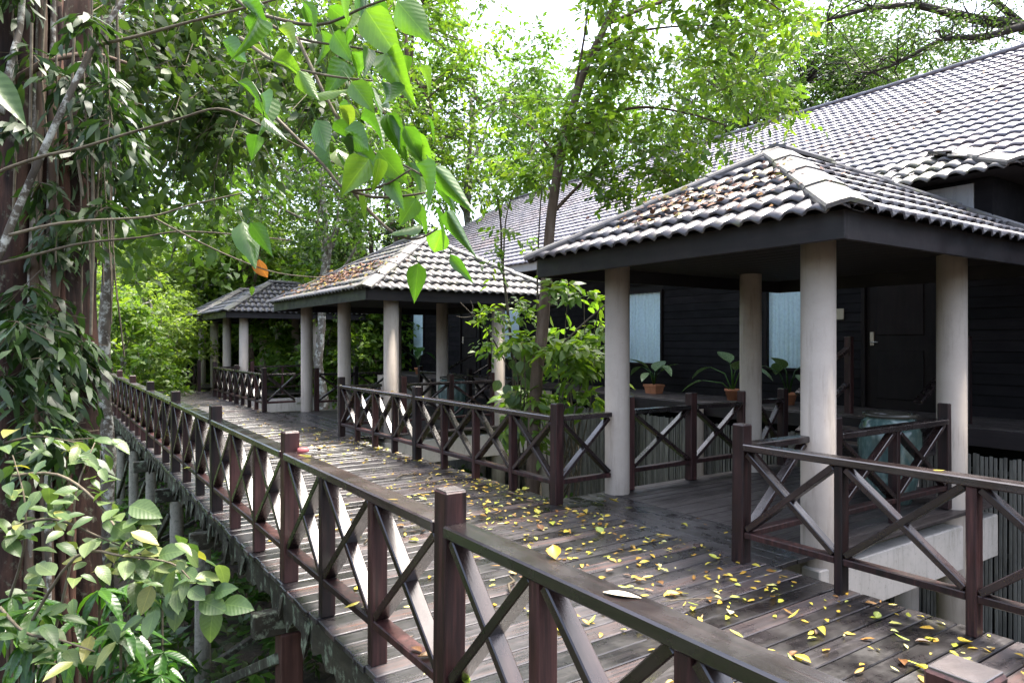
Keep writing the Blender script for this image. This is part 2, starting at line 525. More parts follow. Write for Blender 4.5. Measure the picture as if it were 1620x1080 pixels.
class MB:
    """collects loose geometry for one mesh"""

    def __init__(s):
        s.v, s.f = [], []

    def add(s, verts, faces):
        o = len(s.v)
        s.v += [tuple(v) for v in verts]
        s.f += [tuple(i + o for i in f) for f in faces]

    def box(s, lo, hi):
        x0, y0, z0 = lo
        x1, y1, z1 = hi
        s.add([(x0, y0, z0), (x1, y0, z0), (x1, y1, z0), (x0, y1, z0), (x0, y0, z1), (x1, y0, z1), (x1, y1, z1), (x0, y1, z1)],
              [(0, 3, 2, 1), (4, 5, 6, 7), (0, 1, 5, 4), (1, 2, 6, 5), (2, 3, 7, 6), (3, 0, 4, 7)])

    def tube(s, pts, rad, n=7, cap=True):
        pts = [Vector(p) for p in pts]
        m = len(pts)
        if not hasattr(rad, '__len__'):
            rad = [rad] * m
        rings = []
        prev = None
        for i, p in enumerate(pts):
            t = (pts[min(i + 1, m - 1)] - pts[max(i - 1, 0)]).normalized()
            if prev is None:
                a = t.cross(Vector((0.3, 0.9, 0.2)))
                if a.length < 1e-3:
                    a = t.cross(Vector((1, 0, 0)))
            else:
                a = prev - t * prev.dot(t)
            a.normalize()
            prev = a
            b = t.cross(a)
            rings.append([p + (a * math.cos(2 * math.pi * k / n) + b * math.sin(2 * math.pi * k / n)) * rad[i] for k in range(n)])
        vs = [v for r in rings for v in r]
        fs = []
        for i in range(m - 1):
            for k in range(n):
                k2 = (k + 1) % n
                fs.append((i * n + k, i * n + k2, (i + 1) * n + k2, (i + 1) * n + k))
        if cap:
            fs.append(tuple(reversed(range(n))))
            fs.append(tuple((m - 1) * n + k for k in range(n)))
        s.add(vs, fs)

    def lathe(s, prof, n=28, c=(0, 0, 0)):
        vs, fs = [], []
        for r, z in prof:
            for k in range(n):
                a = 2 * math.pi * k / n
                vs.append((c[0] + r * math.cos(a), c[1] + r * math.sin(a), c[2] + z))
        for i in range(len(prof) - 1):
            for k in range(n):
                k2 = (k + 1) % n
                fs.append((i * n + k, i * n + k2, (i + 1) * n + k2, (i + 1) * n + k))
        s.add(vs, fs)

    def mesh(s, name, mat, smooth=False):
        return mk_mesh(name, s.v, s.f, mat, smooth)

    def build(s, name, mat, parent=None, smooth=False, **kw):
        return put(name, s.mesh(name, mat, smooth), parent, **kw)


def fast_mesh(name, V, F, mat, lv=None, smooth=False):
    """numpy verts (n,3), faces (m,k) of equal size, face attribute lv"""
    V = np.ascontiguousarray(V, dtype=np.float32)
    F = np.ascontiguousarray(F, dtype=np.int32)
    m, k = F.shape
    me = bpy.data.meshes.new(name)
    me.vertices.add(len(V))
    me.vertices.foreach_set('co', V.ravel())
    me.loops.add(m * k)
    me.loops.foreach_set('vertex_index', F.ravel())
    me.polygons.add(m)
    me.polygons.foreach_set('loop_start', np.arange(0, m * k, k, dtype=np.int32))
    if smooth:
        me.polygons.foreach_set('use_smooth', np.ones(m, dtype=bool))
    me.update(calc_edges=True)
    if lv is not None:
        a = me.attributes.new('lv', 'FLOAT', 'FACE')
        a.data.foreach_set('value', np.ascontiguousarray(lv, dtype=np.float32))
    me.materials.append(MATS[mat])
    return me


# ------------------------------------------------------------------ the ground
GZ = -2.15


def ground():
    n = 90
    xs = np.concatenate([np.linspace(-160, -14, 14), np.linspace(-12, 22, 70), np.linspace(24, 170, 14)])
    ys = np.concatenate([np.linspace(-120, -8, 10), np.linspace(-6, 45, 90), np.linspace(48, 220, 16)])
    X, Y = np.meshgrid(xs, ys)
    Zs = GZ + 0.16 * np.sin(X * 0.7 + 1.3) * np.cos(Y * 0.55) + 0.1 * np.sin(X * 1.9 + Y * 1.3) + rng.normal(0, 0.035, X.shape)
    V = np.stack([X, Y, Zs], -1).reshape(-1, 3)
    nx = len(xs)
    F = []
    for j in range(len(ys) - 1):
        for i in range(nx - 1):
            a = j * nx + i
            F.append((a, a + 1, a + nx + 1, a + nx))
    o = put('ground', fast_mesh('ground', V, np.array(F), 'soil', smooth=True))
    tag(o, kind='structure')


ground()

# ------------------------------------------------------------------ boardwalk
DX0, DX1 = 1.32, 4.33
boardwalk = empty('boardwalk')
tag(boardwalk, 'long wet timber boardwalk on piles running past the row of pavilions', 'boardwalk', kind='structure')
y = -1.6
k = 0
R = random.Random(3)
while y < 30.2:
    w = 0.132
    x0 = DX0 + R.uniform(-0.012, 0.012)
    x1 = DX1 + R.uniform(-0.02, 0.02)
    o = bx('plank', (3.01, w, 0.036), 'plank_wood', boardwalk,
           ((x0 + x1) / 2, y, -0.018 + R.uniform(-0.0035, 0.0025)),
           (R.uniform(-0.012, 0.012), R.uniform(-0.0006, 0.0006), R.uniform(-0.0015, 0.0015)), bev=0.005)
    y += 0.1405
    k += 1


def ragged_beam(name, x, y0, y1, ztop, depth, th, mat, parent):
    """edge stringer with an uneven, moss hung lower edge"""
    m = MB()
    ys = np.arange(y0, y1, 0.09)
    r = random.Random(5)
    low = []
    for i in range(len(ys)):
        low.append(ztop - depth - r.random() ** 3 * 0.10 + 0.015 * math.sin(i * 0.7))
    vs = []
    for yy, l in zip(ys, low):
        j = r.uniform(-0.008, 0.008)
        vs += [(x - th / 2 + j, yy, ztop), (x + th / 2, yy, ztop), (x + th / 2, yy, l), (x - th / 2 + j * 2, yy, l)]
    fs = []
    for i in range(len(ys) - 1):
        a, b = i * 4, i * 4 + 4
        for p in range(4):
            q = (p + 1) % 4
            fs.append((a + p, a + q, b + q, b + p))
    m.add(vs, fs)
    return m.build(name, mat, parent)


ragged_beam('edge_beam', DX0 + 0.06, -1.6, 30.2, -0.042, 0.17, 0.06, 'mossy_beam', boardwalk)
ragged_beam('edge_beam', DX1 - 0.07, -1.6, 30.2, -0.042, 0.17, 0.06, 'mossy_beam', boardwalk)
bx('stringer', (0.09, 31.6, 0.16), 'mossy_beam', boardwalk, (2.8, 14.3, -0.125))
LEFT_MAIN = [0.58, 2.5, 4.7, 7.05, 9.42, 11.8, 14.2, 16.6, 19.0, 21.4, 23.8, 26.2, 28.6]
for yy in LEFT_MAIN:
    bx('cross_beam', (3.25, 0.10, 0.16), 'mossy_beam', boardwalk, (2.80, yy + 0.11, -0.30))
    for dx in (DX0 + 0.1, DX1 - 0.1):
        h = 1.85
        if abs(yy - 4.7) < 0.1 or dx > 3:
            bx('pile', (0.15, 0.15, h), 'pile_wood', boardwalk, (dx, yy + 0.11, -0.38 - h / 2))
        else:
            m = MB()
            m.lathe([(0.085, -h), (0.08, -h * 0.5), (0.08, 0)], 12)
            m.build('pile', 'concrete_mossy', boardwalk, True, loc=(dx, yy + 0.11 + (0.7 if yy == 7.05 else 0), -0.38))
    if yy < 20:
        span('pile_brace', (DX0 + 0.1, yy + 0.22, -1.55), (DX1 - 0.3, yy + 0.22, -0.36), 0.07, 0.05, 'mossy_beam', boardwalk)
        span('pile_brace', (DX0 + 0.02, yy + 0.1, -0.55), (DX0 + 0.02, yy + 2.2, -1.6), 0.05, 0.07, 'mossy_beam', boardwalk)
# hanging moss rags on the beam ends
m = MB()
r = random.Random(11)
for yy in np.arange(0.8, 20, 0.17):
    if r.random() < 0.28:
        L = r.uniform(0.02, 0.13)
        w = r.uniform(0.03, 0.08)
        x = DX0 + r.uniform(-0.02, 0.03)
        m.add([(x, yy - w, -0.1), (x - 0.02, yy - w * 0.4, -0.2 - L * 0.6), (x - 0.015, yy, -0.2 - L), (x - 0.02, yy + w * 0.5, -0.2 - L * 0.4), (x, yy + w, -0.1),
               (x + 0.02, yy, -0.1), (x + 0.02, yy, -0.2 - L * 0.5)],
              [(0, 1, 6, 5), (1, 2, 6), (2, 3, 6), (3, 4, 5, 6), (0, 5, 4), (0, 4, 3, 2, 1)])
o = m.build('hanging_moss', 'mossy_beam', boardwalk)
o['kind'] = 'stuff'

# ------------------------------------------------------------------ railings
POST_H = 1.0
RT = 0.865          # top of hand rail
RB = 0.21           # middle of the bottom rail


def railing(label, pts_main, n_x, x=None, y=None, axis='y', group=None, post_ends=(True, True), z0=0.0, tall=True):
    """pts_main: positions of the tall posts along the axis; n_x: X panels in each bay"""
    a0 = pts_main[0]
    base = (x, a0, z0) if axis == 'y' else (a0, y, z0)
    root = empty('railing', base)
    tag(root, label, 'railing', group)
    rz = 0.0 if axis == 'y' else -math.pi / 2      # local y runs along the rail
    rot = (0, 0, rz)
    r = random.Random(int(abs(a0 * 100)) + 17)

    def L(t, off=0.0, z=0.0):
        return (off, t, z) if axis == 'y' else (t, off, z)

    for i, p in enumerate(pts_main):
        if (i == 0 and not post_ends[0]) or (i == len(pts_main) - 1 and not post_ends[1]):
            continue
        o = bx('post', (0.10, 0.10, POST_H), 'rail_wood', root, L(p - a0, 0, POST_H / 2 - 0.001 + r.uniform(-0.012, 0.008)), (r.uniform(-0.008, 0.008), r.uniform(-0.008, 0.008), rz + r.uniform(-0.02, 0.02)))
        cp = put('post_top', box_mesh((0.088, 0.088, 0.006), 'wet_top_sheen', 0.002, 'post_top'), o, (0, 0, POST_H / 2 + 0.0015))
    for i in range(len(pts_main) - 1):
        p, q = pts_main[i] - a0, pts_main[i + 1] - a0
        s = (q - p) / n_x[i]
        e0 = 0.05
        bx('top_rail', (0.118, q - p - 2 * e0 + 0.004, 0.05), 'rail_top_wood', root, L((p + q) / 2, 0, RT - 0.025), rot, bev=0.007)
        for j in range(n_x[i]):
            u0 = p + j * s + (e0 if j == 0 else 0.0275)
            u1 = p + (j + 1) * s - (e0 if j == n_x[i] - 1 else 0.0275)
            bx('bottom_rail', (0.080, u1 - u0 + 0.003, 0.045), 'rail_wood', root, L((u0 + u1) / 2, 0.002, RB), rot)
            if j > 0:
                bx('baluster', (0.086, 0.055, RT - 0.05), 'rail_wood', root, L(p + j * s, 0, (RT - 0.05) / 2 - 0.001), rot)
            zl, zh = RB + 0.03, RT - 0.06
            dl = 0.012
            j1, j2 = r.uniform(-0.012, 0.012), r.uniform(-0.012, 0.012)
            span('brace', L(u0 + dl, j1 * 0.2, zh + j1), L(u1 - dl, 0, zl + abs(j2)), 0.078, 0.042, 'brace_wood', root)
            span('brace', L(u0 + dl, 0, zl + abs(j1)), L(u1 - dl, j2 * 0.2, zh + j2), 0.070, 0.040, 'brace_wood', root)
    return root


railing('long dark timber railing with crossed braces along the forest side of the boardwalk', LEFT_MAIN, [3] * (len(LEFT_MAIN) - 1), x=1.39)
railing('near railing stretch on the right edge of the boardwalk before the closest pavilion', [-0.55, 0.98, 3.24][0:1] + [0.2, 3.24], [1, 4], x=4.22)
railing('railing stretch between the closest pavilion and the second pavilion', [5.42, 8.49, 11.32], [4, 4], x=4.22)
railing('railing stretch between the second pavilion and the third pavilion', [16.2, 18.9, 21.6], [4, 4], x=4.22)
railing('short railing stretch between the two farthest pavilions', [24.0, 26.0], [3], x=4.22)
railing('railing closing the far end of the boardwalk', [1.45, 2.85, 4.25], [2, 2], y=29.7, axis='x')
# returns from the walkway to the columns
railing('short railing return from boardwalk to the front near column of the closest pavilion', [4.22 + 0.0, 5.0], [1], y=3.22, axis='x', post_ends=(False, False))
railing('short railing return from boardwalk to the front far column of the closest pavilion', [4.22, 4.97], [1], y=5.44, axis='x', post_ends=(False, False))
railing('short railing return beside the near column of the second pavilion', [4.22, 4.97], [1], y=11.3, axis='x', post_ends=(False, False))
railing('short railing return beside the far column of the second pavilion', [4.22, 4.97], [1], y=16.2, axis='x', post_ends=(False, False))
railing('short railing return beside the near column of the third pavilion', [4.22, 4.97], [1], y=21.6, axis='x', post_ends=(False, False))
# inside the pavilions
railing('railing on the near side of the closest pavilion in front of the glazed jar', [5.28, 7.17], [2], y=3.17, axis='x')
railing('railing on the far side of the closest pavilion by the potted plants', [5.26, 6.25, 7.18], [1, 1], y=5.5, axis='x')
railing('railing stub between the closest pavilion and the house steps', [7.42, 8.0], [1], y=5.5, axis='x', post_ends=(False, True))
railing('railing on the near side of the second pavilion', [5.30, 6.25, 7.18], [1, 1], y=11.2, axis='x')
railing('railing on the far side of the second pavilion', [5.30, 6.25, 7.18], [1, 1], y=15.82, axis='x')
railing('railing at the back of the second pavilion', [11.4, 13.3, 15.7], [2, 2], x=7.9)
railing('railing on the near side of the third pavilion', [5.30, 7.1], [2], y=21.7, axis='x')
railing('railing at the back of the third pavilion', [21.8, 23.8], [2], x=7.9)
railing('railing at the back of the farthest pavilion', [26.1, 28.1], [2], x=7.9)

# ------------------------------------------------------------------ roofs of S-shaped tiles
TP = 0.175      # tile pitch along the eave
TR = 0.30       # row exposure


def tile_template(p, row, lift=0.03, amp=0.026, lip=0.02, n=7):
    """local: x along the eave (0..p), y up the slope (0..row+overlap), z normal"""
    xs = [p * 1.04 * i / (n - 1) for i in range(n)]

    def prof(t):
        return amp * (math.sin(2 * math.pi * (t - 0.12)) * 0.85 + 0.25 * math.sin(4 * math.pi * t))
    vs = []
    for x in xs:
        vs.append((x, 0.0, lift + prof(x / p) - lip))
    for x in xs:
        vs.append((x, -0.004, lift + prof(x / p)))
    for x in xs:
        vs.append((x, row * 0.5, lift * 0.55 + prof(x / p)))
    for x in xs:
        vs.append((x, row * 1.10, -0.004 + prof(x / p)))
    fs = []
    for r in range(3):
        for i in range(n - 1):
            a = r * n + i
            fs.append((a, a + 1, a + n + 1, a + n))
    return np.array(vs), fs


def roof_plane(parent, o, e1, e2, width, length, left, right, mat, singles=None, tp=TP, tr=TR, budget=300, name='roof_tile', amp=0.024, lift=0.03):
    """o: eave corner, e1 along the eave, e2 up the slope. left/right: functions (s up slope) -> limits along e1.
    singles(c, r, world) tells whether that tile is an object of its own; all others join one stuff mesh"""
    e1, e2 = Vector(e1).normalized(), Vector(e2).normalized()
    n = e1.cross(e2).normalized()
    if n.z < 0:
        n = -n
    o = Vector(o)
    T, F = tile_template(tp, tr, lift, amp)
    M = np.array([e1, e2, n])          # rows
    rows = int(math.ceil(length / tr))
    cols = int(math.ceil(width / tp)) + 1
    bulkV, bulkF = [], []
    shared = mk_mesh(name, T.tolist(), F, mat, True)
    off = 0
    cnt = 0
    rr = random.Random(int(width * 1000) + 3)
    for r in range(rows):
        s0 = r * tr - 0.05
        for c in range(cols):
            t0 = c * tp - 0.02
            sm = s0 + tr * 0.5
            if t0 + tp < left(sm) or t0 > right(sm):
                continue
            V = T.copy()
            V[:, 0] += t0
            V[:, 1] += s0
            V[:, 2] += rr.uniform(-0.004, 0.004)
            V[:, 1] += rr.uniform(-0.006, 0.006)
            lo = np.array([left(v) for v in V[:, 1]])
            hi = np.array([right(v) for v in V[:, 1]])
            V[:, 1] = np.minimum(V[:, 1], length)
            clipped = bool(((V[:, 0] < lo) | (V[:, 0] > hi)).any()) or V[:, 1].max() >= length
            V[:, 0] = np.clip(V[:, 0], lo, np.maximum(lo, hi))
            if np.ptp(V[:, 0]) < 0.015:
                continue
            W = V @ M + np.array(o)
            if singles and cnt < budget and singles(W.mean(0)):
                cnt += 1
                if clipped:
                    put(name, mk_mesh(name, W.tolist(), F, mat, True), parent)
                else:
                    Mx = Matrix((e1, e2, n)).transposed().to_4x4()
                    Mx.translation = o + e1 * (t0) + e2 * (s0 + V[0, 1] - s0 - T[0, 1] * 1.0) + n * (V[0, 2] - T[0, 2])
                    put(name, shared, parent, mw=Mx)
            else:
                bulkV.append(W)
                bulkF.append(np.array(F) + off)
                off += len(W)
    if bulkV:
        ob = put(name + '_field', fast_mesh(name + '_field', np.concatenate(bulkV), np.concatenate(bulkF), mat, smooth=True), parent)
        ob['kind'] = 'stuff'
    return cnt


def cap_run(parent, p, q, width, mat, seg=0.62, name='ridge_cap', thick=0.035, drop=0.05, roundness=0):
    """overlapping shallow caps along a hip or ridge from p (low) to q (high)"""
    p, q = Vector(p), Vector(q)
    d = (q - p)
    L = d.length
    d.normalize()
    x = d.cross(Vector((0, 0, 1))).normalized()
    up = x.cross(d)
    n = max(1, round(L / seg))
    s = L / n
    prof = [(-0.5, -drop), (-0.47, -drop + 0.02), (-0.2, -0.004), (0.0, 0.012), (0.2, -0.004), (0.47, -drop + 0.02), (0.5, -drop)]
    for i in range(n):
        m = MB()
        vs = []
        for (t, lift) in ((i * s - 0.05, thick), (i * s + s, thick - 0.016)):
            for (a, b) in prof:
                vs.append(p + d * t + x * (a * width) + up * (b + lift))
            for (a, b) in prof:
                vs.append(p + d * t + x * (a * width * 0.96) + up * (b + lift - 0.03))
        k = len(prof)
        fs = []
        for j in range(k - 1):
            fs.append((j, j + 1, 2 * k + j + 1, 2 * k + j))
            fs.append((j + 1, j, k + j, k + j + 1))
            fs.append((2 * k + j, 2 * k + j + 1, 3 * k + j + 1, 3 * k + j))
        fs.append((0, 2 * k, 3 * k, k))
        fs.append((k - 1, 2 * k - 1, 4 * k - 1, 3 * k - 1))
        m.add(vs, fs)
        m.build(name, mat, parent, False)


def hip_roof(parent, x0, x1, y0, y1, ze, slope, mat, singles=None, budget=300, cap_w=0.3):
    """rectangular hip roof; returns ridge end points"""
    W, D = x1 - x0, y1 - y0
    h = min(W, D) / 2
    zr = ze + slope * h
    k = math.sqrt(1 + slope * slope)
    if W >= D:
        R1, R2 = Vector((x0 + h, y0 + h, zr)), Vector((x1 - h, y0 + h, zr))
    else:
        R1, R2 = Vector((x0 + h, y0 + h, zr)), Vector((x0 + h, y1 - h, zr))
    ln = h * k
    c = 1 / k
    left = 0
    # front (facing -x)
    n1 = roof_plane(parent, (x0, y1, ze), (0, -1, 0), (1, 0, slope), D, ln, lambda s: s * c, lambda s: D - s * c, mat, singles and (lambda w: singles('front', w)), budget=budget)
    n2 = roof_plane(parent, (x0, y0, ze), (1, 0, 0), (0, 1, slope), W, ln, lambda s: s * c, lambda s: W - s * c, mat, singles and (lambda w: singles('near', w)), budget=budget - n1)
    roof_plane(parent, (x1, y0, ze), (0, 1, 0), (-1, 0, slope), D, ln, lambda s: s * c, lambda s: D - s * c, mat)
    roof_plane(parent, (x1, y1, ze), (-1, 0, 0), (0, -1, slope), W, ln, lambda s: s * c, lambda s: W - s * c, mat)
    # under-sheathing so no light comes through
    m = MB()
    d = 0.05
    A, B, C_, D_ = (x0 + d, y0 + d, ze - 0.02), (x1 - d, y0 + d, ze - 0.02), (x1 - d, y1 - d, ze - 0.02), (x0 + d, y1 - d, ze - 0.02)
    r1, r2 = (R1.x, R1.y, R1.z - 0.06), (R2.x, R2.y, R2.z - 0.06)
    if W >= D:
        m.add([A, B, C_, D_, r1, r2], [(0, 1, 5, 4), (1, 2, 5), (2, 3, 4, 5), (3, 0, 4), (0, 3, 2, 1)])
    else:
        m.add([A, B, C_, D_, r1, r2], [(0, 1, 4), (1, 2, 5, 4), (2, 3, 5), (3, 0, 4, 5), (0, 3, 2, 1)])
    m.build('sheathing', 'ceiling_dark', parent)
    corners = [Vector((x0, y0, ze)), Vector((x1, y0, ze)), Vector((x1, y1, ze)), Vector((x0, y1, ze))]
    ends = [R1, R2, R2, R1] if W >= D else [R1, R1, R2, R2]
    for cn, e in zip(corners, ends):
        cap_run(parent, cn + Vector((0, 0, 0.015)), e + Vector((0, 0, 0.015)), cap_w, 'tile_mossy')
    cap_run(parent, R1 + Vector((0, 0, 0.02)), R2 + Vector((0, 0, 0.02)), cap_w, 'tile_mossy')
    return R1, R2


# ------------------------------------------------------------------ pavilions
PX0, PX1 = 4.4, 8.8
EZ = 2.50


def column_mesh(z0, z1, r=0.13):
    m = MB()
    m.lathe([(0.001, z0), (r, z0), (r, z1), (0.001, z1)], 26)
    me = m.mesh('column', 'column_paint', True)
    return me


_colm = column_mesh(GZ - 0.1, 2.47)


def pavilion(label, y0, y1, col_ys, mat, singles=None, budget=300, floor_pad=0.17, xs=(5.07, 7.3), slope=0.577):
    p = empty('pavilion', (6.2, (y0 + y1) / 2, 0))
    tag(p, label, 'pavilion', 'pavilions along the boardwalk')
    inv = Matrix.Translation((-6.2, -(y0 + y1) / 2, 0))
    objs = []
    root = p
    # everything below is built in world coordinates and parented with the inverse offset
    before = set(bpy.data.objects)
    for cy in col_ys:
        for cx in xs:
            put('column', _colm, root, (cx, cy, 0))
    # fascia boards
    fz0, fz1 = 2.29, 2.495
    t = 0.035
    bx('fascia_board', (t, y1 - y0 - 0.12, fz1 - fz0), 'fascia_wood', root, (PX0 + 0.06 + t / 2, (y0 + y1) / 2, (fz0 + fz1) / 2), bev=0.004)
    bx('fascia_board', (t, y1 - y0 - 0.12, fz1 - fz0), 'fascia_wood', root, (PX1 - 0.06 - t / 2, (y0 + y1) / 2, (fz0 + fz1) / 2), bev=0.004)
    bx('fascia_board', (PX1 - PX0 - 0.12 - 2 * t, t, fz1 - fz0 + 0.003), 'fascia_wood', root, ((PX0 + PX1) / 2, y0 + 0.062 + t / 2, (fz0 + fz1) / 2), bev=0.004)
    bx('fascia_board', (PX1 - PX0 - 0.12 - 2 * t, t, fz1 - fz0 + 0.003), 'fascia_wood', root, ((PX0 + PX1) / 2, y1 - 0.062 - t / 2, (fz0 + fz1) / 2), bev=0.004)
    # ceiling of dark boards
    nb = int((PX1 - PX0 - 0.3) / 0.2)
    for i in range(nb):
        xx = PX0 + 0.2 + i * 0.2
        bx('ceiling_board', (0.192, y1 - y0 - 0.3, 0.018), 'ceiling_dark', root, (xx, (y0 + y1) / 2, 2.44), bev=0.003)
    # floor of planks on a concrete frame
    f0, f1 = col_ys[0] - floor_pad, col_ys[-1] + floor_pad
    fx0, fx1 = 4.97, 8.02
    yy = f0 + 0.065
    rr = random.Random(int(y0 * 10))
    while yy < f1:
        bx('plank', (fx1 - fx0, 0.124, 0.034), 'floor_wood', root, ((fx0 + fx1) / 2 + rr.uniform(-0.004, 0.004), yy, -0.017 + rr.uniform(-0.002, 0.002)), bev=0.004)
        yy += 0.130
    for i, xx in enumerate((4.405, 4.545, 4.685, 4.825, 4.925)):
        bx('plank', (f1 - f0 - 0.1, 0.137 if i < 4 else 0.062, 0.034), 'plank_wood', root, (xx, (f0 + f1) / 2 + rr.uniform(-0.02, 0.02), -0.021), (0, 0, math.pi / 2), bev=0.002)
    for ey in (f0 + 0.13, f1 - 0.13):
        bx('beam', (fx1 - 4.9, 0.16, 0.42), 'beam_paint', root, ((fx1 + 4.9) / 2, ey, -0.355), bev=0.01)
    for ex in (5.1, 7.3):
        bx('beam', (0.16, f1 - f0 - 0.5, 0.36), 'beam_paint', root, (ex, (f0 + f1) / 2, -0.35), bev=0.01)
    roof = empty('roof')
    roof.parent = root
    hip_roof(roof, PX0, PX1, y0, y1, EZ, slope, mat, singles, budget)
    for o in set(bpy.data.objects) - before:
        if o.parent is root:
            o.matrix_parent_inverse = inv
    return p


pav1 = pavilion('closest pavilion with a hipped tile roof, four round columns and a glazed jar inside', 2.54, 6.13, [3.17, 5.47], 'tile_old', lambda pl, w: True)
pav2 = pavilion('second pavilion, the wide one with mossy hip caps and six columns', 10.8, 16.35, [11.2, 13.45, 15.82], 'tile_mossy', lambda pl, w: pl == 'near', 300)
pav3 = pavilion('third pavilion, small with grey roof, half hidden by the second pavilion', 21.2, 24.75, [21.75, 24.0], 'tile_old', None)
pav4 = pavilion('farthest small pavilion at the end of the boardwalk', 25.3, 28.9, [26.0, 28.2], 'tile_old', None)

# ------------------------------------------------------------------ the house
WX = 10.2           # wall plane
VZ = 0.62           # veranda floor
VX = 8.9            # veranda edge
HY0, HY1 = -4.0, 23.5
house = empty('house', (WX, 9.75, VZ))
tag(house, 'long dark timber house with a big tiled roof behind the pavilions', 'house')
hinv = Matrix.Translation((-WX, -9.75, -VZ))
_before = set(bpy.data.objects)
m = MB()
m.box((WX + 0.06, HY0, GZ), (18.5, HY1, 3.55))
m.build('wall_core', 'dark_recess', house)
WIN = [(6.15, 7.30, 1.16, 2.59), (9.72, 10.9, 1.16, 2.59), (20.0, 20.85, 1.16, 2.59), (14.6, 15.7, 1.16, 2.59), (-0.5, 0.7, 1.16, 2.59)]
DOORS = [(4.62, 5.60, VZ, 2.62), (16.6, 17.6, VZ, 2.62)]
OPEN = WIN + DOORS
zrow = VZ + 0.005
bh = 0.142
R = random.Random(9)
while zrow < 3.5:
    cuts = sorted([(a - 0.05, b + 0.05) for a, b, c, d in OPEN if zrow + bh > c - 0.05 and zrow < d + 0.05])
    s = HY0
    segs = []
    for a, b in cuts:
        segs.append((s, a))
        s = b
    segs.append((s, HY1))
    for a, b in segs:
        if b - a < 0.05:
            continue
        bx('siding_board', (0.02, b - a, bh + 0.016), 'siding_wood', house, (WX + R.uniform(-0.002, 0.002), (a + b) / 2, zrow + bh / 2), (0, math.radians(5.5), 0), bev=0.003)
    zrow += bh
for (a, b, c, d) in WIN:
    w = empty('window', (WX, (a + b) / 2, c))
    w.parent = house
    cy = (a + b) / 2
    hgt = d - c
    for ry in (a - cy - 0.02, b - cy + 0.02):
        bx('window_frame', (0.07, 0.05, hgt + 0.09), 'door_wood', w, (-0.02, ry, hgt / 2))
    for rz_ in (-0.02, hgt + 0.02):
        bx('window_frame', (0.074, b - a + 0.0, 0.05), 'door_wood', w, (-0.018, 0, rz_))
    m = MB()
    m.add([(0.004, a - cy, 0), (0.004, b - cy, 0), (0.004, b - cy, hgt), (0.004, a - cy, hgt)], [(0, 3, 2, 1)])
    m.build('pane', 'window_glass', w)
    # pleated curtain
    n = 120
    vs = []
    for i in range(n + 1):
        t = i / n
        yy = a - cy + t * (b - a)
        xo = 0.035 + 0.013 * math.sin(t * (b - a) * 62 + math.sin(t * 9) * 2) + 0.006 * math.sin(t * (b - a) * 150)
        vs += [(xo, yy, 0.005), (xo * 0.9 + 0.004, yy, hgt - 0.005)]
    m = MB()
    m.add(vs, [(2 * i, 2 * i + 2, 2 * i + 3, 2 * i + 1) for i in range(n)])
    m.build('curtain', 'curtain', w, True)
for (a, b, c, d) in DOORS:
    w = empty('door', (WX, (a + b) / 2, c))
    w.parent = house
    cy = (a + b) / 2
    bx('door_leaf', (0.045, b - a, d - c), 'door_wood', w, (0.02, 0, (d - c) / 2))
    for ry in (a - cy - 0.03, b - cy + 0.03):
        bx('door_frame', (0.09, 0.06, d - c + 0.06), 'door_wood', w, (-0.01, ry, (d - c) / 2))
    bx('door_frame', (0.094, b - a, 0.06), 'door_wood', w, (-0.008, 0, d - c + 0.03))
    for (pz, ph) in ((0.5, 0.7), (1.5, 0.85)):
        bx('door_panel', (0.02, (b - a) * 0.66, ph), 'door_wood', w, (-0.012, 0, pz), bev=0.01)
    hy = b - cy - 0.09
    bx('door_lock', (0.022, 0.055, 0.20), 'sign_cream', w, (-0.014, hy, 1.02))
    m = MB()
    m.tube([(-0.02, hy, 0.97), (-0.06, hy, 0.97), (-0.065, hy - 0.11, 0.97)], 0.009, 8)
    m.build('door_handle', 'steel', w, True)
# name plate beside the door
o = bx('name_plate', (0.02, 0.13, 0.17), 'sign_cream', house, (WX - 0.03, 6.0, 2.02))
# veranda
for i in range(9):
    bx('veranda_plank', (0.138, HY1 - HY0, 0.034), 'floor_wood', house, (VX + 0.07 + i * 0.144, (HY0 + HY1) / 2, VZ - 0.017), bev=0.004)
bx('veranda_fascia', (0.03, HY1 - HY0, 0.20), 'fascia_wood', house, (VX - 0.018, (HY0 + HY1) / 2, VZ - 0.12))
# bamboo skirt under the veranda
sk = empty('skirt', (VX, 0, 0))
sk.parent = house
shared_slat = box_mesh((0.02, 0.034, 2.2), 'bamboo', 0.006, 'slat')
slat_pos = []
yy = 1.6
R = random.Random(21)
cnt = 0
bulk = MB()
while yy < HY1:
    z = 0.30 - 1.1 + R.uniform(-0.02, 0.02)
    xj = R.uniform(-0.006, 0.006)
    if 2.5 < yy < 14.9 and cnt < 300:
        put('slat', shared_slat, sk, (0.03 + xj, yy, z), (R.uniform(-0.006, 0.006), 0, 0))
        cnt += 1
    else:
        bulk.box((0.02 + xj, yy - 0.017, z - 1.1), (0.04 + xj, yy + 0.017, z + 1.1))
    yy += 0.0425 + (0.012 if R.random() < 0.3 else 0)
o = bulk.build('slat_field', 'bamboo', sk)
o['kind'] = 'stuff'
for zz in (0.12, -0.8):
    bx('skirt_rail', (0.03, HY1 - 1.6, 0.05), 'bamboo', sk, (0.065, (HY1 + 1.6) / 2, zz))
for yy in (1.7, 4.3, 7.6, 9.2, 11.6, 14.2, 17.0, 20, 23.2):
    m = MB()
    m.lathe([(0.13, GZ), (0.13, VZ - 0.05)], 18)
    m.build('pier', 'column_paint', house, True, loc=(VX - 0.16, yy, 0))
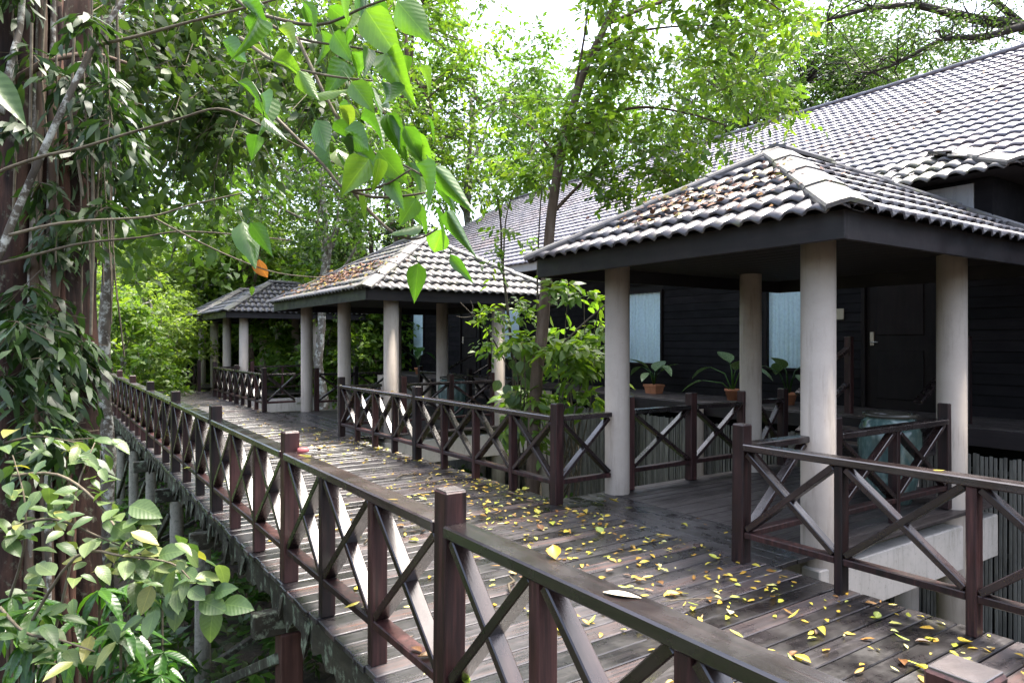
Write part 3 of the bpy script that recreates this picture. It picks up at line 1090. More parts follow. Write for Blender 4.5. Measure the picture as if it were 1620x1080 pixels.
# steps from pavilions up to the veranda, with sloping handrails
for (sy0, sy1) in ((3.9, 5.2), (12.6, 14.4)):
    st = empty('steps', (8.02, (sy0 + sy1) / 2, 0))
    st.parent = house
    for i in range(3):
        bx('tread', (0.32, sy1 - sy0, 0.04), 'floor_wood', st, (0.16 + 0.29 * i, 0, 0.15 + 0.155 * i))
        bx('riser', (0.02, sy1 - sy0 - 0.04, 0.14), 'fascia_wood', st, (0.03 + 0.29 * i, 0, 0.06 + 0.155 * i))
    for sgn in (-1, 1):
        yy = sgn * ((sy1 - sy0) / 2 + 0.08)
        span('hand_rail', (-0.02, yy, 0.93), (1.1, yy, 1.5), 0.09, 0.045, 'rail_top_wood', st)
        span('hand_rail', (-0.02, yy, 0.45), (1.1, yy, 1.02), 0.08, 0.045, 'rail_top_wood', st)
        bx('hand_post', (0.09, 0.09, 1.05), 'rail_wood', st, (1.15, yy, VZ + 0.52))
# main roof
EX, EZ2 = 9.2, 3.41
RX, RZ = 16.2, 7.45
sl = (RZ - EZ2) / (RX - EX)
roof = empty('roof', (0, 0, 0))
roof.parent = house
Lm = math.hypot(RX - EX, RZ - EZ2)


def main_single(w):
    return 1.5 < w[1] < 6.4 and w[2] < 6.4 and w[0] < 13.6


roof_plane(roof, (EX, HY1 + 0.5, EZ2), (0, -1, 0), (1, 0, sl), HY1 + 0.5 - HY0, Lm, lambda s: 0.0, lambda s: HY1 + 0.5 - HY0, 'tile_main', main_single, tp=0.19, tr=0.30, amp=0.014, lift=0.026)
m = MB()
m.add([(EX, HY0, EZ2 - 0.03), (EX, HY1 + 0.45, EZ2 - 0.03), (RX, HY1 + 0.45, RZ - 0.03), (RX, HY0, RZ - 0.03),
       (2 * RX - EX, HY0, EZ2 - 0.03), (2 * RX - EX, HY1 + 0.45, EZ2 - 0.03)],
      [(0, 1, 2, 3), (3, 2, 5, 4), (0, 3, 4), (1, 5, 2)])
m.build('sheathing', 'tile_main', roof)
cap_run(roof, (RX, HY0, RZ + 0.03), (RX, HY1 + 0.5, RZ + 0.03), 0.32, 'tile_main', seg=0.42)
bx('eave_fascia', (0.035, HY1 - HY0 + 0.4, 0.2), 'grey_board', house, (EX + 0.06, (HY0 + HY1) / 2 + 0.2, EZ2 - 0.10))
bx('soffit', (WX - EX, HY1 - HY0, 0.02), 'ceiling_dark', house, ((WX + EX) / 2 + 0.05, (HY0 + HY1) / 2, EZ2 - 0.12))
for o in set(bpy.data.objects) - _before:
    if o.parent is house:
        o.matrix_parent_inverse = hinv

# link roof between the closest pavilion and the house, dark box with a mossy tiled top
link = empty('porch_roof', (8.05, 3.0, 2.5))
tag(link, 'small raised porch roof with mossy tiles over a dark timber box, beside the closest pavilion', 'porch roof')
bx('timber_wall', (2.0, 1.0, 0.66), 'siding_wood', link, (0.98, 0.60, 0.45), bev=0.004)
bx('lit_side_panel', (0.02, 0.7, 0.6), 'grey_board', link, (-0.035, 0.62, 0.44), bev=0.004)  # added panel: paints the lit side of the dark box grey
rf = empty('roof', (0, 0, 0))
rf.parent = link
roof_plane(rf, (-0.34, -0.24, 0.80), (1, 0, 0), (0, 1, 0.40), 2.7, 1.2, lambda s: s * 0.5, lambda s: 2.7, 'tile_mossy', lambda w: True)
roof_plane(rf, (-0.34, 1.4, 0.80), (0, -1, 0), (1, 0, 0.55), 1.64, 0.9, lambda s: 0.0, lambda s: 1.64 - s * 0.8, 'tile_mossy', lambda w: True)
cap_run(rf, (-0.34, -0.24, 0.83), (0.35, 0.55, 1.2), 0.26, 'tile_mossy')
m = MB()
m.add([(-0.3, -0.2, 0.79), (2.3, -0.2, 0.79), (2.3, 1.35, 0.79), (-0.3, 1.35, 0.79), (0.4, 0.6, 1.15), (2.3, 0.6, 1.15)],
      [(0, 1, 2, 3), (0, 1, 5, 4), (0, 4, 3), (3, 4, 5, 2)])
m.build('sheathing', 'ceiling_dark', rf)

# ------------------------------------------------------------------ jars and pots
JARP = [(0.12, 0.0), (0.19, 0.01), (0.235, 0.14), (0.275, 0.34), (0.29, 0.52), (0.285, 0.64), (0.25, 0.735), (0.215, 0.765), (0.215, 0.775)]


def jar(loc, label, s=1.0):
    j = empty('glazed_jar', loc)
    tag(j, label, 'jar', 'green glazed jars in the pavilions')
    m = MB()
    m.lathe([(r * s, z * s * 1.1) for r, z in [(0.001, 0.0)] + JARP], 36)
    m.build('body', 'jar_glaze', j, True)
    m = MB()
    m.lathe([(r * s, z * s) for r, z in [(0.205, 0.845), (0.245, 0.852), (0.255, 0.872), (0.24, 0.892), (0.205, 0.886), (0.19, 0.86), (0.17, 0.8), (0.001, 0.78)]], 36)
    m.build('rim', 'jar_rim', j, True)
    return j


jar((7.02, 3.62, 0.0), 'large green glazed jar behind the near railing of the closest pavilion')
jar((6.9, 12.3, 0.0), 'large green glazed jar inside the second pavilion')



def potted(loc, label, pot, leaves, rz=0.0, s=1.0, mat='leaf_variegated'):
    """pot > leaf: a plant of broad leaves on stalks"""
    p = empty('potted_plant', loc, rz)
    tag(p, label, 'plant', 'potted plants on the house veranda')
    if pot == 'box':
        m = MB()
        m.add([(-0.13, -0.21, 0), (0.13, -0.21, 0), (0.13, 0.21, 0), (-0.13, 0.21, 0), (-0.16, -0.25, 0.2), (0.16, -0.25, 0.2), (0.16, 0.25, 0.2), (-0.16, 0.25, 0.2)],
              [(0, 3, 2, 1), (0, 1, 5, 4), (1, 2, 6, 5), (2, 3, 7, 6), (3, 0, 4, 7), (4, 5, 6, 7)])
        m.box((-0.175, -0.265, 0.165), (0.175, 0.265, 0.215))
        m.build('pot', 'terracotta', p, scale=(0.7, 0.62, 0.8))
    else:
        m = MB()
        m.lathe([(0.001, 0), (0.12, 0), (0.17, 0.2), (0.185, 0.2), (0.185, 0.25), (0.16, 0.25), (0.15, 0.2), (0.001, 0.19)], 20)
        m.build('pot', 'terracotta', p, True, scale=(0.7, 0.7, 0.75))
    r = random.Random(int(loc[1] * 31))
    st = MB()
    for (a, reach, h, L, W) in leaves:
        dx, dy = math.cos(a), math.sin(a)
        base = Vector((0, 0, 0.13))
        top = Vector((dx * reach, dy * reach, 0.2 + h)) * 1.0
        mid = Vector((dx * reach * 0.35, dy * reach * 0.35, 0.2 + h * 0.7))
        st.tube([base, mid, top], [0.014, 0.011, 0.007], 6)
        out = Vector((dx, dy, -0.25 if reach > 0.18 else 0.9)).normalized()
        place_leaf('leaf', LEAF_BROAD[mat], p, top, out, Vector((0, 0, 1)) if reach > 0.18 else Vector((-dx, -dy, 0.3)), L, W)
    st.build('stalk', 'leaf_lance', p, True)
    return p


# ------------------------------------------------------------------ leaves
def leaf_mesh(name, mat, prof, n=7, fold=0.14, curl=0.22, wave=0.0):
    """unit leaf along +y, length 1, half width prof(t), normal +z"""
    vs, fs = [], []
    for i in range(n):
        t = i / (n - 1)
        w = prof(t)
        zc = -curl * t * t
        ww = wave * math.sin(t * 15)
        vs += [(-w, t, zc + fold * w + ww), (-w * 0.5, t, zc + fold * w * 0.35), (0, t, zc - 0.004), (w * 0.5, t, zc + fold * w * 0.35), (w, t, zc + fold * w - ww)]
    for i in range(n - 1):
        for j in range(4):
            a = i * 5 + j
            fs.append((a, a + 1, a + 6, a + 5))
    return mk_mesh(name, vs, fs, mat, True)


def p_heart(t):
    return 0.36 * (max(0.0, math.sin(math.pi * min(1, t ** 0.6))) ** 0.85) * (1 - 0.45 * t ** 2) + 0.004


def p_ovate(t):
    return 0.27 * math.sin(math.pi * t ** 0.8) ** 0.85 + 0.004 if 0 < t < 1 else 0.004


def p_lance(t):
    return 0.14 * math.sin(math.pi * t ** 0.85) + 0.003 if 0 < t < 1 else 0.003


LEAF_HEART = [leaf_mesh('leaf', 'leaf_big', p_heart, 9, f, c, w) for f, c, w in ((0.25, 0.2, 0.012), (0.6, 0.35, 0.015), (-0.3, 0.1, 0.02), (0.9, 0.5, 0.01))]
LEAF_PALE = [leaf_mesh('leaf', 'leaf_pale', p_ovate, 7, 0.2, c, 0.01) for c in (0.1, 0.25, 0.4)]
LEAF_LANCE = [leaf_mesh('leaf', 'leaf_lance', p_lance, 6, 0.3, c) for c in (0.15, 0.35, 0.55)]
LEAF_FALL = [leaf_mesh('fallen_leaf', 'leaf_fallen', p_ovate if k % 2 else p_lance, 5, f, c) for k, (f, c) in enumerate(((0.3, -0.10), (0.5, -0.25), (-0.3, 0.12), (0.8, 0.08), (0.2, -0.35), (0.6, -0.05)))]
LEAF_DEAD = leaf_mesh('leaf', 'leaf_dead', p_ovate, 7, 0.9, 0.5, 0.03)
LEAF_BROAD = {'leaf_variegated': leaf_mesh('leaf', 'leaf_variegated', p_ovate, 7, 0.25, 0.3), 'leaf_lance': leaf_mesh('leaf', 'leaf_lance', p_ovate, 7, 0.2, 0.4)}


def place_leaf(name, me, parent, base, d, nrm, L, W=None):
    d = Vector(d).normalized()
    x = d.cross(Vector(nrm))
    if x.length < 1e-3:
        x = d.cross(Vector((0.3, 0.5, 0.8)))
    x.normalize()
    z = x.cross(d)
    W = W or L
    M = Matrix((x * W, d * L, z * L)).transposed().to_4x4()
    M.translation = Vector(base)
    return put(name, me, parent, mw=M)


# ---- leaf clouds
def leaf_cloud(P, D, Nn, L, wr, rg, six=True):
    """P base points, D axes, Nn rough normals, L lengths; returns verts, faces (tri), lv"""
    D = D / np.linalg.norm(D, axis=1, keepdims=True)
    S = np.cross(D, Nn)
    S /= np.linalg.norm(S, axis=1, keepdims=True) + 1e-9
    U = np.cross(S, D)
    n = len(P)
    L = L[:, None]
    wv = L * wr
    if six:
        c = rg.uniform(0.02, 0.3, (n, 1)) * L
        v0 = P
        v1 = P + D * L * 0.33 + S * wv + U * wv * 0.25
        v2 = P + D * L * 0.33 - S * wv + U * wv * 0.25
        v3 = P + D * L * 0.72 + S * wv * 0.72 - U * c * 0.4 + U * wv * 0.18
        v4 = P + D * L * 0.72 - S * wv * 0.72 - U * c * 0.4 + U * wv * 0.18
        v5 = P + D * L - U * c
        V = np.stack([v0, v1, v2, v3, v4, v5], 1).reshape(-1, 3)
        b = (np.arange(n) * 6)[:, None]
        T = np.array([[0, 1, 2], [1, 3, 2], [2, 3, 4], [4, 3, 5]])
        F = (b[:, None, :] + T[None]).reshape(-1, 3)
        k = 4
    else:
        v0 = P
        v1 = P + D * L * 0.45 + S * wv + U * wv * 0.25
        v2 = P + D * L * 0.45 - S * wv + U * wv * 0.25
        v3 = P + D * L - U * L * 0.1
        V = np.stack([v0, v1, v2, v3], 1).reshape(-1, 3)
        b = (np.arange(n) * 4)[:, None]
        T = np.array([[0, 1, 2], [2, 1, 3]])
        F = (b[:, None, :] + T[None]).reshape(-1, 3)
        k = 2
    return V, F, k


def twig_leaves(centers, rad, twigs, per, L, rg, droop=0.35, wr=0.24, up=0.25, six=False, flat=0.7, lvbase=None):
    """sprays of leaves round clump centres; returns V,F,lv and twig polylines"""
    C = np.repeat(np.asarray(centers, float), twigs, 0)
    rd = np.repeat(np.broadcast_to(rad, (len(centers),)), twigs)
    n = len(C)
    d = rg.normal(size=(n, 3))
    d[:, 2] = d[:, 2] * flat + up
    d /= np.linalg.norm(d, axis=1, keepdims=True)
    ln = rd * rg.uniform(0.45, 1.0, n)
    t = np.linspace(0.25, 1.0, per)[None, :, None]
    sag = np.zeros((n, per, 3))
    sag[:, :, 2] = -(np.linspace(0.25, 1, per) ** 2)[None] * droop * ln[:, None]
    P = C[:, None] + d[:, None] * ln[:, None, None] * t + sag
    side = rg.normal(size=(n, per, 3))
    side -= (side * d[:, None]).sum(-1, keepdims=True) * d[:, None]
    side /= np.linalg.norm(side, axis=-1, keepdims=True)
    side[..., 2] *= 0.5
    D = d[:, None] * 0.55 + side + np.array([0, 0, -droop])
    P = P.reshape(-1, 3)
    D = D.reshape(-1, 3)
    Nn = rg.normal(size=P.shape) * 0.45 + np.array([0, 0, 1.0])
    Ls = L * rg.uniform(0.65, 1.2, len(P))
    V, F, k = leaf_cloud(P, D, Nn, Ls, wr, rg, six)
    base = rg.uniform(0, 0.75, n) if lvbase is None else np.repeat(lvbase, twigs)
    lv = np.clip(np.repeat(base, per) * 0.6 + rg.uniform(0, 0.42, len(P)), 0, 1)
    tips = C + d * ln[:, None]
    return V, F, np.repeat(lv, k), C, tips


def merge(parts):
    Vs, Fs, ls, o = [], [], [], 0
    for V, F, l in parts:
        Vs.append(V)
        Fs.append(F + o)
        ls.append(l)
        o += len(V)
    return np.concatenate(Vs), np.concatenate(Fs), np.concatenate(ls)


def clump_points(n, c, r, rg, shell=0.5):
    p = rg.normal(size=(n, 3))
    p /= np.linalg.norm(p, axis=1, keepdims=True)
    p *= rg.uniform(shell, 1.0, (n, 1)) ** 0.7
    p[:, 2] = np.where(p[:, 2] < 0, p[:, 2] * 0.75, p[:, 2])
    return np.asarray(c) + p * np.asarray(r)


def limb(a, b, r0, r1, rr, wob=0.06, n=6, sag=0.0):
    a, b = Vector(a), Vector(b)
    L = (b - a).length
    pts = []
    for i in range(n + 1):
        t = i / n
        p = a.lerp(b, t)
        if 0 < i < n:
            p += Vector((rr.uniform(-1, 1), rr.uniform(-1, 1), rr.uniform(-1, 1))) * wob * L
        p.z += sag * math.sin(math.pi * t) * L
        pts.append(p)
    return pts, [r0 + (r1 - r0) * (i / n) for i in range(n + 1)]


def make_tree(seed, h, r, crown_c, crown_r, clumps, clump_rad, twigs, per, L, leafmat, barkmat, fork=0.5, lean=(0, 0), six=False, wr=0.24, droop=0.3, shell=0.45):
    """tree with its foot at the origin; returns (trunk mesh, crown mesh)"""
    rg = np.random.default_rng(seed)
    rr = random.Random(seed)
    cs = clump_points(clumps, crown_c, crown_r, rg, shell)
    m = MB()
    top = Vector((lean[0], lean[1], h))
    tp, tr = limb((0, 0, -0.2), top, r, r * 0.35, rr, 0.012, 9)
    tr[0] *= 1.35
    m.tube(tp, tr, 9)
    nl = 9
    hubs = []
    for i in range(nl):
        t = fork + (1 - fork) * (i / (nl - 1)) * 0.98
        k = min(int(t * 9), 8)
        a = tp[k].lerp(tp[k + 1], t * 9 - k)
        tgt = Vector(cs[rr.randrange(len(cs))])
        e = a.lerp(tgt, 0.62)
        p, q = limb(a, e, r * 0.42 * (1.15 - t * 0.5), r * 0.14, rr, 0.05, 5, 0.05)
        m.tube(p, q, 6)
        hubs.append((p, q[0]))
    H = np.array([x for p, _ in hubs for x in [tuple(v) for v in p[2:]]])
    for c in cs:
        d = np.linalg.norm(H - c, axis=1)
        a = H[int(d.argmin())]
        p, q = limb(a, c, r * 0.12, r * 0.035, rr, 0.06, 3, 0.03)
        m.tube(p, q, 4, False)
    parts = twig_leaves(cs, clump_rad, twigs, per, L, rg, droop, wr, six=six)
    V, F, lv, C, tips = parts
    return m.mesh('trunk', barkmat, True), fast_mesh('crown', V, F, leafmat, lv)


def tree(meshes, loc, label, cat='tree', group=None, rz=0.0, s=1.0, name='tree'):
    t = empty(name, loc, rz)
    t.scale = (s, s, s)
    tag(t, label, cat, group)
    put('trunk', meshes[0], t)
    put('crown', meshes[1], t)
    return t


# ---- far wood: one mass of many trees behind everything
def far_wood():
    parts = []
    rg = np.random.default_rng(77)
    tm = MB()
    specs = []
    # (x, y, height, crown radius)
    for i in range(34):
        a = math.radians(-38 + 106 * (i + rg.uniform(0, 1)) / 34)
        d = rg.uniform(44, 66)
        specs.append((d * math.sin(a), d * math.cos(a), rg.uniform(8, 13.5)))
    for i in range(26):
        a = math.radians(-36 + 62 * (i + rg.uniform(0, 1)) / 26)
        d = rg.uniform(33, 43)
        specs.append((d * math.sin(a), d * math.cos(a), rg.uniform(5, 10)))
    for (x, y, h) in specs:
        az_ = math.degrees(math.atan2(x, y))
        if 30.5 < az_ < 37.5:
            h = min(h, 8.5)
        if az_ > 50:
            h = min(h, 12.5)
        nc = int(34 + h * 3.2)
        cs = clump_points(nc, (x, y, GZ + h * 0.52), (4.3, 4.3, h * 0.52), rg, 0.35)
        tl = twig_leaves(cs, 1.35, 13, 6, 0.46, rg, 0.3, 0.27, six=False)
        parts.append((tl[0], tl[1], tl[2]))
    V, F, lv = merge(parts)
    return V, F, lv


V, F, lv = far_wood()
o = put('far_wood', fast_mesh('far_wood', V, F, 'leaf_far', lv))
tag(o, 'mass of green forest trees far behind the pavilions and roofs', 'forest', kind='stuff')


# ---- potted plants on the veranda
potted((9.6, 9.35, VZ), 'broad-leaved plant in a terracotta box pot under the window on the veranda', 'box',
       [(0.3, 0.05, 0.22, 0.42, 0.5), (2.6, 0.10, 0.26, 0.44, 0.5), (1.6, 0.30, 0.30, 0.34, 0.32), (4.4, 0.34, 0.34, 0.36, 0.3), (5.2, 0.12, 0.2, 0.38, 0.4), (3.5, 0.28, 0.2, 0.3, 0.28)], mat='leaf_variegated')
potted((9.6, 7.55, VZ), 'tall speckled-leaf plant beside the back column of the closest pavilion', 'round',
       [(1.2, 0.08, 0.42, 0.42, 0.5), (4.3, 0.10, 0.30, 0.40, 0.5), (1.7, 0.42, 0.34, 0.42, 0.3), (2.2, 0.48, 0.12, 0.40, 0.3), (4.9, 0.34, 0.36, 0.4, 0.34)])
potted((9.6, 6.5, VZ), 'speckled-leaf plant below the curtained window, between two columns', 'round',
       [(0.9, 0.30, 0.44, 0.40, 0.45), (2.2, 0.34, 0.40, 0.42, 0.45), (4.2, 0.30, 0.28, 0.36, 0.4), (5.4, 0.26, 0.46, 0.36, 0.4), (3.2, 0.1, 0.36, 0.4, 0.4)])
potted((9.5, 19.0, VZ), 'leafy potted plant on the veranda behind the second pavilion', 'round',
       [(0.9, 0.10, 0.44, 0.44, 0.5), (2.2, 0.34, 0.44, 0.42, 0.45), (4.2, 0.34, 0.5, 0.40, 0.4), (5.4, 0.2, 0.46, 0.42, 0.45), (3.2, 0.1, 0.5, 0.45, 0.45)], mat='leaf_lance')

# ---- the big tree at the left edge
RB_ = np.random.default_rng(101)


def region_points(n, u, v, w, rg, edge=None):
    out = []
    while len(out) < n:
        a, b, c = rg.uniform(*u), rg.uniform(*v), rg.uniform(*w)
        if edge and not edge(a, b):
            continue
        out.append(tuple(pt(a, b, c)))
    return np.array(out)


foot = pt(48, 540, 5.4)
big = empty('big_tree', (foot.x, foot.y, GZ))
tag(big, 'massive reddish-brown tree trunk hung with creepers at the left edge', 'tree')


def fluted(z0, z1, r, seed, nseg=60, n=56):
    rr = random.Random(seed)
    ph = [rr.uniform(0, 6.28) for _ in range(6)]
    vs, fs = [], []
    for i in range(nseg + 1):
        t = i / nseg
        z = z0 + (z1 - z0) * t
        rad = r * (1.0 + 0.65 * math.exp(-t * 9) - 0.25 * t)
        for k in range(n):
            a = 2 * math.pi * k / n
            f = 1 + 0.17 * math.sin(3 * a + ph[0] + 0.6 * t) + 0.13 * abs(math.sin(4 * a + ph[1] - 3 * t)) + 0.07 * math.sin(11 * a + ph[2] + 7 * math.sin(5 * t)) + rr.uniform(-0.035, 0.035)
            vs.append((rad * f * math.cos(a), rad * f * math.sin(a), z))
    for i in range(nseg):
        for k in range(n):
            k2 = (k + 1) % n
            fs.append((i * n + k, i * n + k2, (i + 1) * n + k2, (i + 1) * n + k))
    return vs, fs


m = MB()
m.add(*fluted(-0.2, 11.5, 0.36, 4))
m.build('trunk', 'bark_red', big, True)
binv = Vector((-foot.x, -foot.y, -GZ))


def px_branch(parent, pts, r0, r1, name='branch', mat='twig_bark', off=(0, 0, 0), n=7):
    P = [pt(*p) + Vector(off) for p in pts]
    # smooth subdivision
    Q = []
    for i in range(len(P) - 1):
        p0, p1, p2, p3 = P[max(i - 1, 0)], P[i], P[i + 1], P[min(i + 2, len(P) - 1)]
        for j in range(4):
            t = j / 4
            Q.append(0.5 * ((2 * p1) + (p2 - p0) * t + (2 * p0 - 5 * p1 + 4 * p2 - p3) * t * t + (3 * p1 - p0 - 3 * p2 + p3) * t ** 3))
    Q.append(P[-1])
    m = MB()
    m.tube(Q, [r0 + (r1 - r0) * i / (len(Q) - 1) for i in range(len(Q))], n)
    o = m.build(name, mat, parent, True)
    return o, Q


def shift(o, v):
    o.location = v
    if o.name.split('.')[0] in ('stems', 'twigs', 'aerial_roots', 'branches'):
        o['kind'] = 'stuff'
    return o


for pts, r0, r1, mt in (
        ([(-40, 470, 4.6), (0, 400, 4.6), (20, 350, 4.6), (60, 258, 4.6), (105, 160, 4.6), (150, 70, 4.7), (195, 0, 4.8), (240, -70, 5)], 0.030, 0.014, 'bark_grey'),
        ([(-20, 285, 4.4), (8, 268, 4.4), (70, 247, 4.4), (122, 236, 4.4), (194, 214, 4.3), (278, 190, 4.2), (345, 172, 4.1), (400, 192, 4.1), (470, 230, 4.1), (545, 265, 4.1)], 0.012, 0.004, 'twig_bark'),
        ([(15, 372, 4.4), (80, 356, 4.4), (140, 349, 4.4), (235, 343, 4.3), (300, 325, 4.2), (385, 305, 4.1)], 0.011, 0.004, 'twig_bark'),
        ([(0, 417, 4.5), (60, 402, 4.5), (130, 385, 4.5), (220, 376, 4.5), (300, 366, 4.5), (460, 380, 4.5)], 0.011, 0.004, 'twig_bark'),
        ([(150, 72, 4.7), (215, 58, 4.6), (300, 35, 4.5), (420, 4, 4.4), (470, -14, 4.4)], 0.012, 0.006, 'twig_bark'),
        ([(20, 130, 4.9), (70, 100, 4.9), (100, 90, 5.0), (150, 86, 5.2), (200, 100, 5.4)], 0.030, 0.012, 'bark_brown'),
        ([(0, 180, 4.7), (20, 90, 4.8), (32, 40, 4.9), (36, -40, 4.9)], 0.026, 0.020, 'bark_grey'),
        ([(240, 343, 4.3), (300, 375, 4.3), (370, 408, 4.3), (440, 432, 4.3), (520, 440, 4.3)], 0.006, 0.003, 'twig_bark')):
    o, _ = px_branch(big, pts, r0, r1, mat=mt)
    o.location = binv
# hanging aerial roots
m = MB()
rr = random.Random(8)
for i in range(46):
    u = rr.uniform(5, 190)
    w = rr.uniform(4.7, 6.2)
    v0 = rr.uniform(-80, 260)
    v1 = v0 + rr.uniform(150, 420)
    m.tube([pt(u, v0, w), pt(u + rr.uniform(-8, 8), v0 * 0.5 + v1 * 0.5, w), pt(u + rr.uniform(-14, 14), v1, w)], rr.uniform(0.004, 0.011), 5, False)
shift(m.build('aerial_roots', 'twig_bark', big, True), binv)
for i in range(11):
    a0_ = rr.uniform(2.2, 5.6)
    tw = rr.uniform(-0.25, 0.25)
    pts_ = []
    for j in range(15):
        z = -0.1 + j * 0.62
        rd = 0.36 * (1.0 + 0.65 * math.exp(-z / 11.5 * 9) - 0.25 * z / 11.5) * rr.uniform(0.98, 1.16)
        aa = a0_ + tw * z * 0.5 + rr.uniform(-0.05, 0.05)
        pts_.append((rd * math.cos(aa), rd * math.sin(aa), z))
    m = MB()
    r0_ = rr.uniform(0.012, 0.045)
    m.tube(pts_, [r0_ * rr.uniform(0.8, 1.2) for _ in pts_], 7)
    m.build('liana', rr.choice(['bark_grey', 'bark_brown', 'bark_red']), big, True)

# crown overhead
cs = np.concatenate([
    region_points(46, (60, 330), (-60, 300), (6.0, 9.5), RB_),
    region_points(46, (300, 560), (-60, 250), (6.5, 10.5), RB_, lambda a, b: b < 260 - (a - 300) * 0.35),
    region_points(14, (-200, 420), (-420, -60), (6.0, 10.0), RB_)])
V, F, lv, C_, tips = twig_leaves(cs, 0.62, 12, 6, 0.15, RB_, 0.55, 0.24, six=True, up=0.0)
m = MB()
for c, t in list(zip(C_, tips))[::2]:
    m.tube([c, (c + t) / 2 + np.array([0, 0, 0.02]), t + np.array([0, 0, -0.25])], 0.004, 3, False)
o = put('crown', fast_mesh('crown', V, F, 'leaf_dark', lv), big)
shift(o, binv)
shift(m.build('twigs', 'twig_bark', big), binv)

cs = np.concatenate([
    region_points(34, (150, 470), (150, 400), (7, 11), RB_, lambda a, b: a < 470 - (b - 150) * 0.6),
    region_points(26, (120, 420), (-20, 260), (8, 12), RB_)])
V, F, lv, C_, tips = twig_leaves(cs, 0.62, 11, 6, 0.15, RB_, 0.55, 0.24, six=True, up=0.0)
shift(put('crown', fast_mesh('crown', V, F, 'leaf_mid', lv), big), binv)

# creeper on the trunk
creeper = empty('creeper', (foot.x, foot.y, GZ))
tag(creeper, 'dark drooping creeper leaves climbing the big trunk at left', 'creeper')
cs = np.concatenate([
    region_points(22, (78, 128), (330, 690), (5.0, 5.6), RB_),
    region_points(14, (-10, 85), (470, 720), (4.3, 5.0), RB_),
    region_points(3, (10, 110), (200, 480), (4.5, 4.9), RB_),
    region_points(14, (90, 200), (120, 330), (4.6, 5.6), RB_),
    region_points(7, (-40, 150), (-60, 110), (4.4, 5.4), RB_)])
V, F, lv, C_, tips = twig_leaves(cs, 0.26, 9, 5, 0.165, RB_, 0.9, 0.13, six=True, up=0.1)
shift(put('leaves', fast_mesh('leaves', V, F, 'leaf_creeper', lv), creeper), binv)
m = MB()
for c, t in list(zip(C_, tips))[::2]:
    m.tube([c, t + np.array([0, 0, -0.1])], 0.004, 3, False)
shift(m.build('stems', 'twig_bark', creeper), binv)

# slim pale trunk beside the end of the railing
f2 = pt(171, 540, 9.0)
slim = empty('slim_tree', (f2.x, f2.y, GZ))
tag(slim, 'slim pale mottled trunk standing at the far end of the forest-side railing', 'tree')
m = MB()
rr = random.Random(4)
p, q = limb((0, 0, -0.2), (-0.05, 0.1, 9.5), 0.095, 0.05, rr, 0.004, 12)
m.tube(p, q, 12)
m.build('trunk', 'bark_grey', slim, True)
cs = clump_points(40, (0.2, 0.3, 8.6), (1.8, 1.8, 1.6), RB_)
V, F, lv, _, _ = twig_leaves(cs, 0.6, 10, 6, 0.15, RB_, 0.4, 0.24)
put('crown', fast_mesh('crown', V, F, 'leaf_mid', lv), slim)
m = MB()
for c in cs:
    pp, qq = limb((0, 0.05, rr.uniform(6, 8.6)), c, 0.025, 0.006, rr, 0.05, 4)
    m.tube(pp, qq, 4, False)
m.build('branches', 'bark_grey', slim)

# ---- trees of the middle ground
t_fine = make_tree(31, 9.5, 0.16, (0, 0, 8.6), (3.3, 3.3, 3.6), 120, 1.0, 12, 7, 0.20, 'leaf_mid', 'bark_grey', 0.45)
t_fine2 = make_tree(32, 11, 0.18, (0.4, 0, 9.4), (3.0, 3.0, 4.6), 130, 1.0, 12, 7, 0.19, 'leaf_bright', 'bark_brown', 0.4)
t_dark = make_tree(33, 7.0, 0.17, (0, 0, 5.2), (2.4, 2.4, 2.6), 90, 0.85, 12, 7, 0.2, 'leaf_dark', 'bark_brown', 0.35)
t_yel = make_tree(34, 6.4, 0.12, (0, 0, 4.4), (2.4, 2.4, 3.0), 85, 0.9, 12, 7, 0.24, 'leaf_yellowish', 'bark_grey', 0.3)
t_bri = make_tree(35, 4.6, 0.08, (0, 0, 2.9), (1.9, 1.9, 2.3), 70, 0.7, 12, 7, 0.22, 'leaf_bright', 'bark_grey', 0.25)


def at(u, w, z=GZ):
    p = pt(u, 540, w)
    return (p.x, p.y, z)


tree(t_fine, at(508, 21), 'fine-leaved tree rising above the far pavilions, left of centre', rz=0.4, s=1.05)
tree(t_fine2, at(640, 27), 'tall bright tree behind the second pavilion roof', rz=2.0, s=1.45)
tree(t_fine, at(745, 33), 'fine-leaved tree above the left end of the long roof', rz=3.1, s=1.62)
tree(t_fine2, at(560, 36), 'tallest bright tree far behind the second pavilion', rz=4.1, s=1.9)
tree(t_fine, at(905, 42), 'fine-leaved tree far behind the slender tree', rz=0.1, s=1.75)
tree(t_fine2, at(395, 30), 'tall bright tree behind the farthest pavilion', rz=5.1, s=1.15)
tree(t_yel, at(300, 30), 'tree with hanging sprays left of the farthest pavilion', rz=1.3, s=1.5)
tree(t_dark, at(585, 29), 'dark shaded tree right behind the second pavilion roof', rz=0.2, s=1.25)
tree(t_dark, at(520, 38), 'dark shaded tree between the second and third pavilion roofs', rz=1.7, s=1.1)
